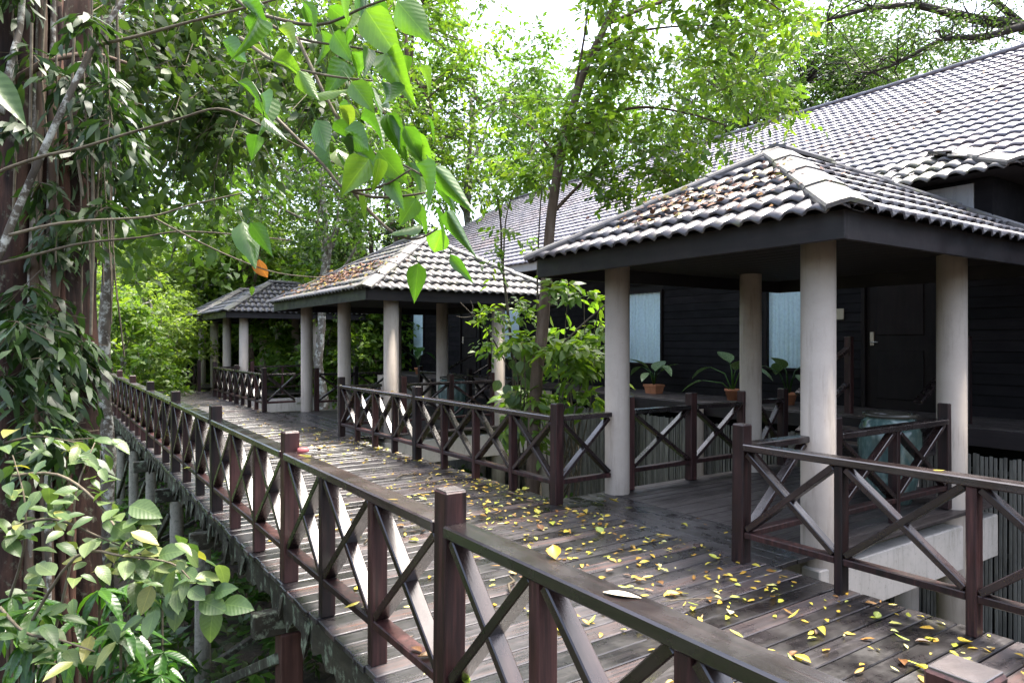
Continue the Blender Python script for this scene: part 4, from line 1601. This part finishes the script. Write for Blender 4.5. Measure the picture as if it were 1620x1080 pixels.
for (u, w, k, lab, s_, rz_) in (
        (215, 27, t_yel, 'pale yellow-green bushy tree at the end of the forest-side railing', 1.0, 0.3),
        (262, 33, t_yel, 'pale yellow-green bushy tree straight beyond the end of the boardwalk', 1.15, 1.9),
        (345, 36, t_yel, 'pale yellow-green bushy tree seen between the columns of the farthest pavilion', 1.2, 4.0),
        (440, 37, t_yel, 'pale yellow-green bushy tree above the third pavilion roof', 1.5, 2.7),
        (425, 33, t_bri, 'bright low bush seen through the third pavilion', 1.7, 0.5),
        (512, 24, t_bri, 'bright low bush seen between the left columns of the second pavilion', 1.25, 2.2),
        (565, 23.5, t_bri, 'bright low bush at the end wall of the house behind the second pavilion', 1.15, 4.4),
        (195, 20, t_bri, 'bright low bush beside the slim pale trunk', 1.0, 1.1),
        (318, 31, t_bri, 'bright low bush behind the columns of the farthest pavilion', 1.5, 3.1),
        (238, 23, t_yel, 'pale yellow-green small tree left of the boardwalk end', 0.8, 5.0)):
    tree(k, at(u, w), lab, rz=rz_, s=s_, name='bushy_tree' if k is t_yel else 'bush', cat='tree' if k is t_yel else 'bush')

# trees behind the big roof
t_umb = make_tree(36, 12.5, 0.22, (0, 0, 12.0), (5.5, 5.5, 2.2), 130, 1.2, 10, 7, 0.22, 'leaf_deep', 'bark_backlit', 0.6, wr=0.2)
tree(t_umb, at(1330, 36), 'spreading tree behind the ridge of the long roof, right of centre', rz=0.6, s=1.36)
tree(t_umb, at(1180, 33), 'spreading tree behind the long roof just right of the bright slender tree', rz=2.6, s=1.28)
tree(t_umb, at(1440, 38), 'spreading tree highest behind the long roof towards the arching branches', rz=4.4, s=1.38)
tree(t_fine, at(1250, 36), 'fine-leaved tree in the gap behind the long roof ridge', rz=2.2, s=1.75)
# bare arching limb at the top right
arch = empty('arching_tree', at(1820, 26))
tag(arch, 'tree with long dark arching branches crossing the sky at top right', 'tree')
ainv = -Vector(arch.location)
rr = random.Random(12)
m = MB()
Q = [pt(*p) for p in ((1820, 700, 26), (1830, 350, 26), (1800, 120, 26), (1720, 50, 26), (1620, 42, 26), (1540, 30, 26), (1450, 8, 26), (1380, 12, 25), (1310, 32, 25))]
m.tube(Q, [0.5, 0.42, 0.36, 0.28, 0.22, 0.18, 0.13, 0.09, 0.04], 8)
Q2 = [pt(*p) for p in ((1720, 50, 26), (1640, 36, 25), (1560, 58, 25), (1490, 62, 25), (1420, 100, 25), (1380, 115, 25))]
m.tube(Q2, [0.2, 0.16, 0.13, 0.09, 0.06, 0.03], 7)
Q3 = [pt(*p) for p in ((1620, 42, 26), (1560, -10, 26), (1500, -50, 26))]
m.tube(Q3, [0.16, 0.1, 0.05], 6)
tipsA = []
for base in Q[4:] + Q2[2:] + Q3[1:]:
    for k in range(10):
        e = base + Vector((rr.uniform(-2.6, 2), rr.uniform(-2, 2), rr.uniform(-0.9, 1.3)))
        p, q = limb(base, e, 0.035, 0.010, rr, 0.08, 4)
        m.tube(p, q, 4, False)
        tipsA.append(tuple(e))
        tipsA.append(tuple(p[2]))
shift(m.build('trunk', 'bark_backlit', arch, True), ainv)
V, F, lv, _, _ = twig_leaves(np.array(tipsA), 0.75, 5, 6, 0.15, RB_, 0.2, 0.22)
shift(put('crown', fast_mesh('crown', V, F, 'leaf_dark', lv), arch), ainv)

# ---- bright slender tree between the first two pavilions
f3 = pt(846, 640, 9.9)
sl_t = empty('slender_tree', (f3.x, f3.y, GZ))
tag(sl_t, 'slender tree with a bright green crown rising between the first two pavilions', 'tree')
sinv = -Vector(sl_t.location)
W3 = 9.9
o, Q = px_branch(sl_t, [(838, 960, W3), (846, 640, W3), (858, 520, W3), (866, 420, W3), (871, 350, W3), (886, 250, W3), (904, 180, W3), (925, 110, W3), (958, 40, W3), (990, -40, W3), (1020, -120, W3)], 0.10, 0.035, 'trunk', 'bark_brown')
shift(o, sinv)
for pts in ([(900, 190, W3), (910, 140, W3), (924, 60, W3), (934, -20, W3)], [(935, 90, W3), (980, 60, W3 - .3), (1040, 45, W3 - .5), (1120, 40, W3 - .8)],
            [(872, 340, W3), (910, 300, W3 + .2), (950, 265, W3 + .4), (1000, 245, W3 + .5)], [(895, 215, W3), (940, 190, W3), (1010, 170, W3 - .2), (1090, 180, W3 - .4), (1150, 200, W3 - .5)],
            [(958, 40, W3), (1060, 0, W3), (1180, -10, W3 - .5), (1240, 20, W3 - .7)], [(885, 260, W3), (850, 210, W3 + .3), (810, 180, W3 + .5)]):
    o, _ = px_branch(sl_t, pts, 0.032, 0.008, 'branch', 'bark_brown', n=5)
    shift(o, sinv)


def crown_edge(a, b):
    return b < 290 - abs(a - 1040) * 0.45 + 40 * math.sin(a * 0.03) and not (a < 905 and 60 < b < 170)


cs = np.concatenate([
    region_points(118, (930, 1265), (-40, 300), (8.9, 11.2), RB_, crown_edge),
    region_points(17, (850, 960), (150, 300), (9.3, 10.6), RB_),
    region_points(12, (880, 1120), (200, 330), (9.2, 10.6), RB_),
    region_points(60, (880, 1260), (-330, -30), (8.8, 11.2), RB_)])
V, F, lv, C_, tips = twig_leaves(cs, 0.55, 9, 6, 0.15, RB_, 0.35, 0.21, six=True)
shift(put('crown', fast_mesh('crown', V, F, 'leaf_bright', lv), sl_t), sinv)
m = MB()
for c, t in list(zip(C_, tips))[::2]:
    m.tube([c, t + np.array([0, 0, -0.12])], 0.004, 3, False)
shift(m.build('twigs', 'bark_brown', sl_t), sinv)

# sapling left of it
f4 = pt(815, 640, 10.4)
sap = empty('sapling', (f4.x, f4.y, GZ))
tag(sap, 'thin bent sapling in front of the gap between the first two pavilions', 'sapling')
vinv = -Vector(sap.location)
for pts, r0, r1 in (([(822, 960, 10.4), (815, 650, 10.4), (810, 560, 10.4), (802, 480, 10.4), (794, 410, 10.4), (792, 350, 10.4), (783, 290, 10.4)], 0.03, 0.012),
                    ([(796, 420, 10.4), (800, 350, 10.3), (812, 300, 10.2)], 0.014, 0.007), ([(853, 620, 10.2), (850, 470, 10.2), (852, 380, 10.2), (858, 280, 10.2)], 0.018, 0.008),
                    ([(806, 585, 10.4), (770, 520, 10.3), (745, 495, 10.2), (728, 478, 10.2)], 0.011, 0.004), ([(748, 500, 10.2), (735, 502, 10.2), (722, 500, 10.2)], 0.007, 0.003),
                    ([(746, 498, 10.2), (748, 485, 10.2), (744, 475, 10.2)], 0.007, 0.003), ([(960, 480, 9.3), (925, 510, 9.4), (890, 545, 9.6), (868, 575, 9.8)], 0.012, 0.016)):
    o, _ = px_branch(sap, pts, r0, r1, 'stem', 'twig_bark', n=6)
    shift(o, vinv)
cs = np.concatenate([region_points(12, (765, 850), (250, 320), (10, 10.8), RB_), region_points(3, (780, 860), (345, 420), (10, 10.7), RB_), region_points(9, (770, 830), (480, 560), (10.1, 10.6), RB_)])
V, F, lv, _, _ = twig_leaves(cs, 0.38, 8, 5, 0.13, RB_, 0.4, 0.2, six=True)
shift(put('leaves', fast_mesh('leaves', V, F, 'leaf_bright', lv), sap), vinv)

# shrubs in the gap
gap = empty('gap_shrub', at(880, 10.4))
tag(gap, 'broad bright-leaved shrub growing through the gap beside the closest pavilion', 'shrub')
ginv = -Vector(gap.location)
cs = np.concatenate([region_points(13, (850, 958), (450, 560), (9.4, 11), RB_), region_points(19, (810, 960), (540, 680), (9.3, 11), RB_), region_points(8, (800, 860), (600, 720), (9.6, 11), RB_)])
V, F, lv, C_, tips = twig_leaves(cs, 0.42, 5, 6, 0.22, RB_, 0.5, 0.2, six=True)
shift(put('leaves', fast_mesh('leaves', V, F, 'leaf_bright', lv), gap), ginv)
m = MB()
for c in cs[::2]:
    p, q = limb((gap.location.x, gap.location.y, GZ), c, 0.02, 0.006, rr, 0.05, 5)
    m.tube(p, q, 4, False)
shift(m.build('stems', 'twig_bark', gap), ginv)
climb = empty('climber', at(822, 10.2))
tag(climb, 'pale heart-leaved climber on the sapling between the pavilions', 'climber')
cinv = -Vector(climb.location)
rr = random.Random(40)
st = MB()
prevp = None
for i in range(46):
    u, v, w = 822 + rr.gauss(0, 13), rr.uniform(535, 690), rr.uniform(9.9, 10.3)
    p = pt(u, v, w) + cinv
    place_leaf('leaf', LEAF_PALE[i % 3], climb, p, Vector((rr.uniform(-0.6, 0.6), rr.uniform(-0.6, 0.2), -1)), Vector((-0.6, -0.8, 0.35)) + Vector((rr.uniform(-.4, .4), rr.uniform(-.4, .4), 0)), rr.uniform(0.14, 0.22), rr.uniform(0.2, 0.3))
for k in range(4):
    st = MB()
    st.tube([pt(818 + k * 4, 960, 10.3), pt(814 + k * 7, 700, 10.1), pt(820 + k * 5, 600, 10.1), pt(812 + k * 9, 540, 10.1)], 0.012, 5)
    shift(st.build('stem', 'twig_bark', climb, True), cinv)

# ---- overhanging branch of big heart-shaped leaves
ov = empty('overhanging_branch', pt(430, -120, 3.4))
tag(ov, 'overhanging branch with large bright heart-shaped leaves, near the camera at top centre', 'branch')
oinv = -Vector(ov.location)
for pts in ([(300, -60, 3.6), (400, 20, 3.3), (470, 60, 3.15), (560, 75, 3.0), (630, 90, 2.9)], [(380, 60, 3.3), (440, 100, 3.15), (520, 120, 3.05), (590, 128, 3.0)],
            [(400, 20, 3.3), (500, 40, 3.0), (580, 10, 2.9), (640, -10, 2.8)], [(430, 180, 3.2), (510, 260, 3.0), (545, 298, 2.9), (600, 296, 2.85), (650, 268, 2.8)],
            [(545, 298, 2.9), (590, 312, 2.9), (640, 310, 2.85), (672, 305, 2.8)], [(560, 305, 2.95), (590, 340, 2.95), (625, 370, 2.9), (660, 378, 2.9), (692, 362, 2.9)],
            [(470, 60, 3.15), (530, 180, 3.05), (580, 235, 3.0), (640, 262, 2.95), (690, 290, 2.9)]):
    o, _ = px_branch(ov, pts, 0.009, 0.0035, 'twig', 'twig_bark', n=5)
    shift(o, oinv)
BIG = [  # base u,v -> tip u,v, width factor, facing (0 edge-on .. 1 towards the lens)
    (628, 2, 674, 56, .75, .8), (578, 14, 634, 96, .7, .7), (612, 84, 640, 142, .8, .7), (528, 52, 558, 96, .8, .8), (556, 82, 578, 122, .8, .8),
    (508, 48, 520, 96, .8, .5), (498, 150, 548, 138, .7, .3), (556, 130, 590, 172, .85, .9), (578, 132, 614, 186, .5, .3), (545, 205, 590, 236, .8, .6),
    (548, 232, 606, 262, .55, .25), (584, 252, 542, 300, .9, .9), (598, 238, 640, 288, .8, .8), (646, 222, 684, 262, .8, .4), (612, 180, 640, 246, .5, .5),
    (684, 262, 742, 330, .4, .6), (690, 270, 716, 330, .45, .7), (644, 256, 672, 302, .35, .3), (658, 314, 634, 352, .9, .9), (668, 356, 618, 366, .5, .2),
    (688, 326, 712, 388, .65, .25), (706, 334, 740, 392, .4, .7), (700, 362, 684, 404, .85, .9), (712, 402, 746, 442, .4, .7), (662, 416, 655, 474, .62, .95),
    (430, 96, 486, 112, .6, .4), (440, 46, 478, 70, .7, .7), (396, 20, 420, 70, .7, .5), (520, 10, 560, 44, .7, .7), (592, 2, 616, 48, .7, .6),
    (640, 200, 668, 250, .6, .7), (536, 168, 560, 212, .7, .6), (614, 282, 640, 330, .55, .6), (570, 188, 618, 206, .6, .4), (472, 112, 500, 158, .7, .6),
    (604, 130, 630, 176, .7, .8), (480, 8, 500, 52, .7, .7), (658, 260, 700, 310, .6, .6), (548, 100, 520, 140, .8, .8), (500, 190, 520, 240, .7, .5),
    (376, 130, 420, 160, .6, .4), (412, 150, 436, 200, .6, .5), (352, 66, 398, 96, .6, .5), (384, 350, 404, 412, .6, .5), (396, 352, 430, 398, .6, .4), (418, 186, 452, 214, .6, .4)]
rr = random.Random(77)
for i in range(44):
    u, v = rr.uniform(380, 705), rr.uniform(-30, 330)
    if v > 330 - (700 - u) * 0.12 or (u < 480 and v > 220) or v < (u - 560) * 1.4 - 60:
        continue
    BIG.append((u, v, u + rr.uniform(-15, 40), v + rr.uniform(22, 48), rr.uniform(0.35, 0.8), rr.uniform(0.1, 0.7)))
for (u0, v0, u1, v1, wf, face) in BIG:
    w0 = rr.uniform(2.75, 3.2)
    a = pt(u0, v0, w0)
    b = pt(u1, v1, w0 + rr.uniform(-0.10, 0.10))
    d = b - a
    L = d.length * 1.12
    tocam = (cam.location - a).normalized()
    side = Vector((rr.uniform(-1, 1), rr.uniform(-1, 1), 1.0))
    nrm = tocam * face * rr.choice((-1, 1)) + side * (1.05 - face)
    place_leaf('leaf', LEAF_HEART[rr.randrange(4)], ov, a + oinv, d, nrm, L * 1.0, L * (wf + 0.06))
for (u0, v0, u1, v1, wf, face) in BIG[:46]:
    m = MB()
    a = pt(u0, v0, 3.0)
    m.tube([a, a + Vector((rr.uniform(-.04, .0), rr.uniform(-.03, .03), rr.uniform(0.02, 0.06)))], 0.0022, 4, False)
    shift(m.build('leaf_stalk', 'leaf_lance', ov), oinv)

# dead leaf caught on a twig
dl = empty('dead_leaf', pt(410, 410, 4.3))
tag(dl, 'curled orange-brown dead leaf caught on a twig above the far pavilion roofs', 'leaf')
o = place_leaf('blade', LEAF_DEAD, dl, (0, 0, 0), Vector((0.25, 0.1, -1)), Vector((-0.6, -0.7, 0.2)), 0.125, 0.17)
px_tw = MB()
px_tw.tube([(0, 0, 0), (-0.01, 0, 0.06), (-0.03, 0.01, 0.12)], 0.0025, 5)
px_tw.build('stalk', 'twig_bark', dl)
# long pale leaf tip reaching in from the left edge
o = place_leaf('strap_leaf', leaf_mesh('strap_leaf', 'leaf_pale', p_lance, 9, 0.5, 0.25), None, pt(-40, 100, 2.2), pt(42, 178, 2.15) - pt(-40, 100, 2.2), Vector((-0.3, -0.5, 0.8)), 0.25, 0.30)
tag(o, 'long narrow pale leaf tip reaching in at the left edge', 'leaf')

# ---- pale-leaved shrub at lower left
ps = empty('pale_shrub', (0.3, 3.2, GZ))
tag(ps, 'pale-leaved shrub with arching stems at the lower left in front of the big trunk', 'shrub')
pinv = -Vector(ps.location)
rr = random.Random(5)
stems = [[(-30, 1060, 3.4), (30, 900, 3.3), (40, 800, 3.3), (20, 720, 3.4)], [(60, 1100, 3.4), (110, 900, 3.3), (120, 780, 3.3), (150, 700, 3.5)],
         [(20, 752, 3.4), (90, 750, 3.3), (150, 790, 3.2), (200, 860, 3.1), (235, 905, 3.05), (262, 945, 3.0)], [(40, 1000, 3.1), (120, 880, 3.0), (200, 880, 3.0), (270, 890, 2.95), (300, 915, 2.9)],
         [(0, 840, 3.2), (80, 820, 3.1), (160, 850, 3.05), (230, 880, 3.0)], [(0, 960, 3.0), (40, 1000, 2.95), (90, 1010, 2.9), (150, 1030, 2.9)], [(10, 700, 3.6), (60, 690, 3.6), (120, 700, 3.6)]]
for st_ in stems:
    o, Q = px_branch(ps, st_, 0.008, 0.003, 'stem', 'twig_bark', n=5)
    shift(o, pinv)
    for q in Q[2:]:
        for k in range(4):
            if rr.random() < 0.30:
                continue
            d = Vector((rr.uniform(-0.7, 1.0), rr.uniform(-1, 0.6), rr.uniform(-0.5, 0.25)))
            n_ = Vector((rr.uniform(-.4, .2), rr.uniform(-.6, .2), 1))
            base = q + Vector((rr.uniform(-.10, .10), rr.uniform(-.14, .14), rr.uniform(-.08, .08)))
            L = rr.uniform(0.06, 0.135)
            place_leaf('leaf', LEAF_PALE[rr.randrange(3)], ps, base + pinv, d, n_, L, L * rr.uniform(0.75, 1.15))
for (u, v, w, du, dv, L) in ((240, 925, 2.95, -10, 25, .12), (262, 915, 2.95, 12, 18, .12), (270, 935, 2.95, 5, 25, .13), (290, 900, 2.95, 12, 10, .10), (262, 945, 2.95, 18, 8, .11), (285, 945, 2.95, -6, 22, .13),
                          (300, 930, 2.9, 14, 10, .10), (316, 948, 2.9, 28, 12, .14), (338, 940, 2.9, 16, -10, .11), (340, 955, 2.9, -8, 30, .15), (352, 955, 2.9, 30, 2, .14), (250, 880, 3, 24, -12, .13),
                          (205, 800, 3.1, 25, 4, .15), (215, 815, 3.1, 20, 2, .12), (180, 830, 3.1, 18, 12, .15), (225, 830, 3.1, 10, 22, .13)):
    a = pt(u, v, w)
    d = pt(u + du, v + dv, w - 0.03) - a
    place_leaf('leaf', LEAF_PALE[rr.randrange(3)], ps, a + pinv, d, Vector((-0.35, -0.6, 0.7)), L, L * 1.2)
o, _ = px_branch(ps, [(235, 905, 3.05), (262, 945, 3.0), (300, 935, 2.95), (345, 950, 2.9)], 0.004, 0.002, 'stem', 'twig_bark', n=5)
shift(o, pinv)
# dark lance-leaved plant below it
lp = empty('lance_plant', (0.45, 3.3, GZ))
tag(lp, 'dark glossy lance-leaved plant below the pale shrub at the lower left', 'plant')
linv = -Vector(lp.location)
st = MB()
for k in range(30):
    c = pt(rr.uniform(-20, 260), rr.uniform(880, 1090), rr.uniform(3.1, 4.0))
    st.tube([Vector((c.x, c.y + 0.05, GZ)), c + Vector((0, 0.03, -0.2)), c], 0.006, 4, False)
    for j in range(8):
        a = j * 0.785 + rr.uniform(-0.3, 0.3)
        d = Vector((math.cos(a), math.sin(a), rr.uniform(-0.9, 0.1)))
        L = rr.uniform(0.13, 0.22)
        place_leaf('leaf', LEAF_LANCE[rr.randrange(3)], lp, c + linv, d, Vector((0, 0, 1)), L, L * 1.1)
shift(st.build('stems', 'twig_bark', lp), linv)

# ---- ground cover under and beside the boardwalk
rg = np.random.default_rng(55)


def cover(name, label, n, xr, yr, zr, L, mat, droop=0.1, ok=None):
    xy = rg.uniform((xr[0], yr[0]), (xr[1], yr[1]), (n, 2))
    if ok is not None:
        xy = xy[ok(xy[:, 0], xy[:, 1])]
    cs = np.column_stack([xy, GZ + rg.uniform(zr[0], zr[1], len(xy)) ** 1.0])
    V, F, lv, _, _ = twig_leaves(cs, 0.35, 5, 6, L, rg, droop, 0.2, up=0.5)
    o = put(name, fast_mesh(name, V, F, mat, lv))
    tag(o, label, 'undergrowth', kind='stuff')


cover('undergrowth', 'dark leafy undergrowth on the forest floor beside and below the boardwalk', 1500, (-7, 9), (1.5, 24), (0.0, 0.5), 0.17, 'leaf_dark')
cover('fern_growth', 'ferns and seedlings growing on the forest floor', 420, (-5, 9), (2.5, 20), (0.1, 0.7), 0.2, 'leaf_fern', 0.3)
cover('far_undergrowth', 'bright undergrowth beyond the end of the boardwalk', 900, (-14, 16), (24, 42), (0.1, 2.6), 0.3, 'leaf_yellowish', 0.3)

# ---- leaves and twigs lying about
rr = random.Random(99)
nfl = 0
cc = (3.5, 3.0)
while nfl < 300:
    t = rr.random()
    if t < 0.80:
        x, y_ = 1.6 + 3.3 * rr.random() ** 0.75, rr.uniform(1.2, 6.4)
        if x > 4.3 and not (3.3 < y_ < 5.4):
            continue
        if x < 2.3 and rr.random() < 0.5:
            continue
    elif t < 0.94:
        x, y_ = 4.28 - abs(rr.gauss(0, 0.9)), rr.uniform(5.5, 12.5)
        if x < 1.45:
            continue
    else:
        x, y_ = rr.uniform(1.5, 4.9), rr.uniform(11, 20)
        if x > 4.3 and not (11.3 < y_ < 16):
            continue
    if nfl % 5 < 3:
        if nfl % 15 == 0:
            cc = (x, y_)
        x, y_ = cc[0] + rr.gauss(0, 0.22), cc[1] + rr.gauss(0, 0.22)
        if x < 1.45 or x > 4.28:
            continue
    L = rr.uniform(0.055, 0.11) * (0.7 if rr.random() < 0.45 else 1)
    ki = rr.randrange(6)
    a = rr.uniform(0, 6.283)
    d = Vector((math.cos(a), math.sin(a), rr.uniform(-0.03, 0.06)))
    o = place_leaf('fallen_leaf', LEAF_FALL[ki], None, (x, y_, 0.009 + L * (0.02, 0.02, 0.22, 0.10, 0.02, 0.02)[ki]), d, Vector((rr.uniform(-.25, .25), rr.uniform(-.25, .25), 1)), L, L * rr.uniform(0.8, 1.25))
    tag(o, 'small yellowish fallen leaf lying flat on the wet boards', 'leaf', 'fallen leaves on the boardwalk')
    nfl += 1
for i in range(26):
    ly = rr.choice([rr.uniform(1.7, 12), rr.uniform(1.7, 5)])
    x = 1.39 + rr.uniform(-0.045, 0.045)
    z = RT + 0.006
    if rr.random() < 0.4:
        x, ly = 4.22 + rr.uniform(-0.045, 0.04), rr.choice([rr.uniform(0.4, 3.1), rr.uniform(5.6, 11.2)])
    if rr.random() < 0.3:
        z = RB + 0.03
    L = rr.uniform(0.05, 0.09)
    a = rr.uniform(0, 6.283)
    o = place_leaf('fallen_leaf', LEAF_FALL[rr.randrange(6)], None, (x, ly, z), Vector((math.cos(a), math.sin(a), 0)), Vector((rr.uniform(-.2, .2), rr.uniform(-.2, .2), 1)), L)
    tag(o, 'small yellowish fallen leaf resting on a railing', 'leaf', 'fallen leaves on the railings')
o = place_leaf('fallen_leaf', leaf_mesh('fallen_leaf', 'sign_cream', p_lance, 7, 0.25, 0.02), None, (1.36, 1.53, RT + 0.005), Vector((0.55, -0.83, 0.0)), Vector((0, 0, 1)), 0.115, 0.14)
tag(o, 'pale long leaf lying on the nearest stretch of hand rail', 'leaf')
n_ = 520
xs_ = np.concatenate([4.25 - np.abs(rg.normal(0, 0.8, 200)), rg.uniform(1.5, 4.3, 240), 4.3 - np.abs(rg.normal(0, 1.1, 460)), rg.normal(4.2, 0.06, 90)])
ys_ = np.concatenate([rg.uniform(4.5, 12.5, 200), rg.uniform(1.2, 22, 240), rg.uniform(1.4, 7.0, 460), rg.uniform(5.5, 11, 90)])
keep_ = xs_ > 1.45
xs_, ys_ = xs_[keep_], ys_[keep_]
P_ = np.column_stack([xs_, ys_, rg.uniform(0.006, 0.016, len(xs_))])
D_ = rg.normal(size=P_.shape)
D_[:, 2] *= 0.08
V, F, kk = leaf_cloud(P_, D_, rg.normal(0, 0.25, P_.shape) + np.array([0, 0, 1.0]), rg.uniform(0.025, 0.08, len(P_)), 0.22, rg, True)
V[:, 2] = np.maximum(V[:, 2], 0.006)
o = put('leaf_scatter', fast_mesh('leaf_scatter', V, F, 'leaf_scatter', np.repeat(rg.uniform(0, 1, len(P_)), kk)))
tag(o, 'scatter of small yellow leaves over the boardwalk', 'leaf litter', kind='stuff')
TW = [((2.55, 3.75), 0.9, 0.30), ((2.95, 3.75), 0.1, 0.34), ((2.9, 3.95), 2.2, 0.18), ((3.6, 7.5), 0.5, 0.45), ((3.75, 7.2), 1.0, 0.6), ((3.9, 7.0), 0.2, 0.5), ((2.2, 5.2), 0.4, 0.2), ((3.3, 2.9), 2.6, 0.4)]
twl = ['curved bark piece lying on the boards near the closest hand rail post', 'forked dry twig lying in the middle of the boardwalk', 'short dry twig beside the forked twig on the boardwalk',
       'dry twig by the right-hand railing before the second pavilion', 'longest dry twig under the right-hand railing between the pavilions', 'dry twig caught under the bottom rail between the pavilions', 'small twig on the left half of the boardwalk', 'thin leaf stalk lying across the near planks']
for ((x, y_), a, L), lab in zip(TW, twl):
    m = MB()
    d = Vector((math.cos(a), math.sin(a), 0))
    n_ = Vector((-math.sin(a), math.cos(a), 0))
    P = [d * (-L / 2) + Vector((0, 0, 0.012)), d * (-L / 6) + n_ * 0.02 + Vector((0, 0, 0.03)), d * (L / 6) - n_ * 0.012 + Vector((0, 0, 0.016)), d * (L / 2) + n_ * 0.03 + Vector((0, 0, 0.02))]
    r_ = 0.004 if 'stalk' in lab else 0.0085
    m.tube(P, [r_, r_ * 1.1, r_, r_ * 0.5], 6)
    if L > 0.3:
        m.tube([P[1], P[1] + d * 0.08 + n_ * 0.09 + Vector((0, 0, 0.01))], [r_ * 0.7, r_ * 0.4], 5)
    o = m.build('twig', 'twig_bark', None, True, loc=(x, y_, 0.004))
    tag(o, lab, 'twig')
# small red cap on the left hand rail beside the third post
m = MB()
m.lathe([(0.001, 0.0), (0.036, 0.0), (0.038, 0.010), (0.034, 0.026), (0.001, 0.03)], 18)
o = m.build('red_cap', 'red_cap', None, True, loc=(1.45, 4.60, RT + 0.002))
tag(o, 'small pinkish red cap on the hand rail right beside a post', 'cap')


# litter on the roofs
def litter(name, label, parent, n, cy, sy, cs_, ss, L, y0, x0=PX0, ze=EZ, slope=0.577):
    k = math.sqrt(1 + slope ** 2)
    sU = rg.normal(cs_, ss, n)
    yy_ = rg.normal(cy, sy, n)
    keep = (sU > 0.02)
    sU, yy_ = sU[keep], yy_[keep]
    P = np.column_stack([x0 + sU / k, yy_, ze + sU * slope / k + 0.045 + rg.uniform(0, 0.03, len(sU))])
    D = rg.normal(size=P.shape)
    D[:, 2] = D[:, 0] * slope * 0.6
    Nn = np.tile(np.array([-slope, 0, 1.0]), (len(P), 1)) + rg.normal(0, 0.4, P.shape)
    V, F, kk = leaf_cloud(P, D, Nn, L * rg.uniform(0.6, 1.3, len(P)), 0.3, rg, True)
    o = put(name, fast_mesh(name, V, F, 'leaf_litter', np.repeat(rg.uniform(0, 1, len(P)), kk)))
    tag(o, label, 'leaf litter', kind='stuff')


litter('leaf_litter', 'dry leaf litter on the roof of the closest pavilion', None, 260, 4.35, 0.55, 0.75, 0.28, 0.07, 0)
litter('leaf_litter', 'dry leaf litter on the front slope of the second pavilion', None, 520, 13.6, 1.0, 0.7, 0.3, 0.085, 0)
litter('leaf_litter', 'scattered dry leaves on the long house roof', None, 160, 7.0, 3.2, 3.6, 1.8, 0.09, 0, x0=EX, ze=EZ2)
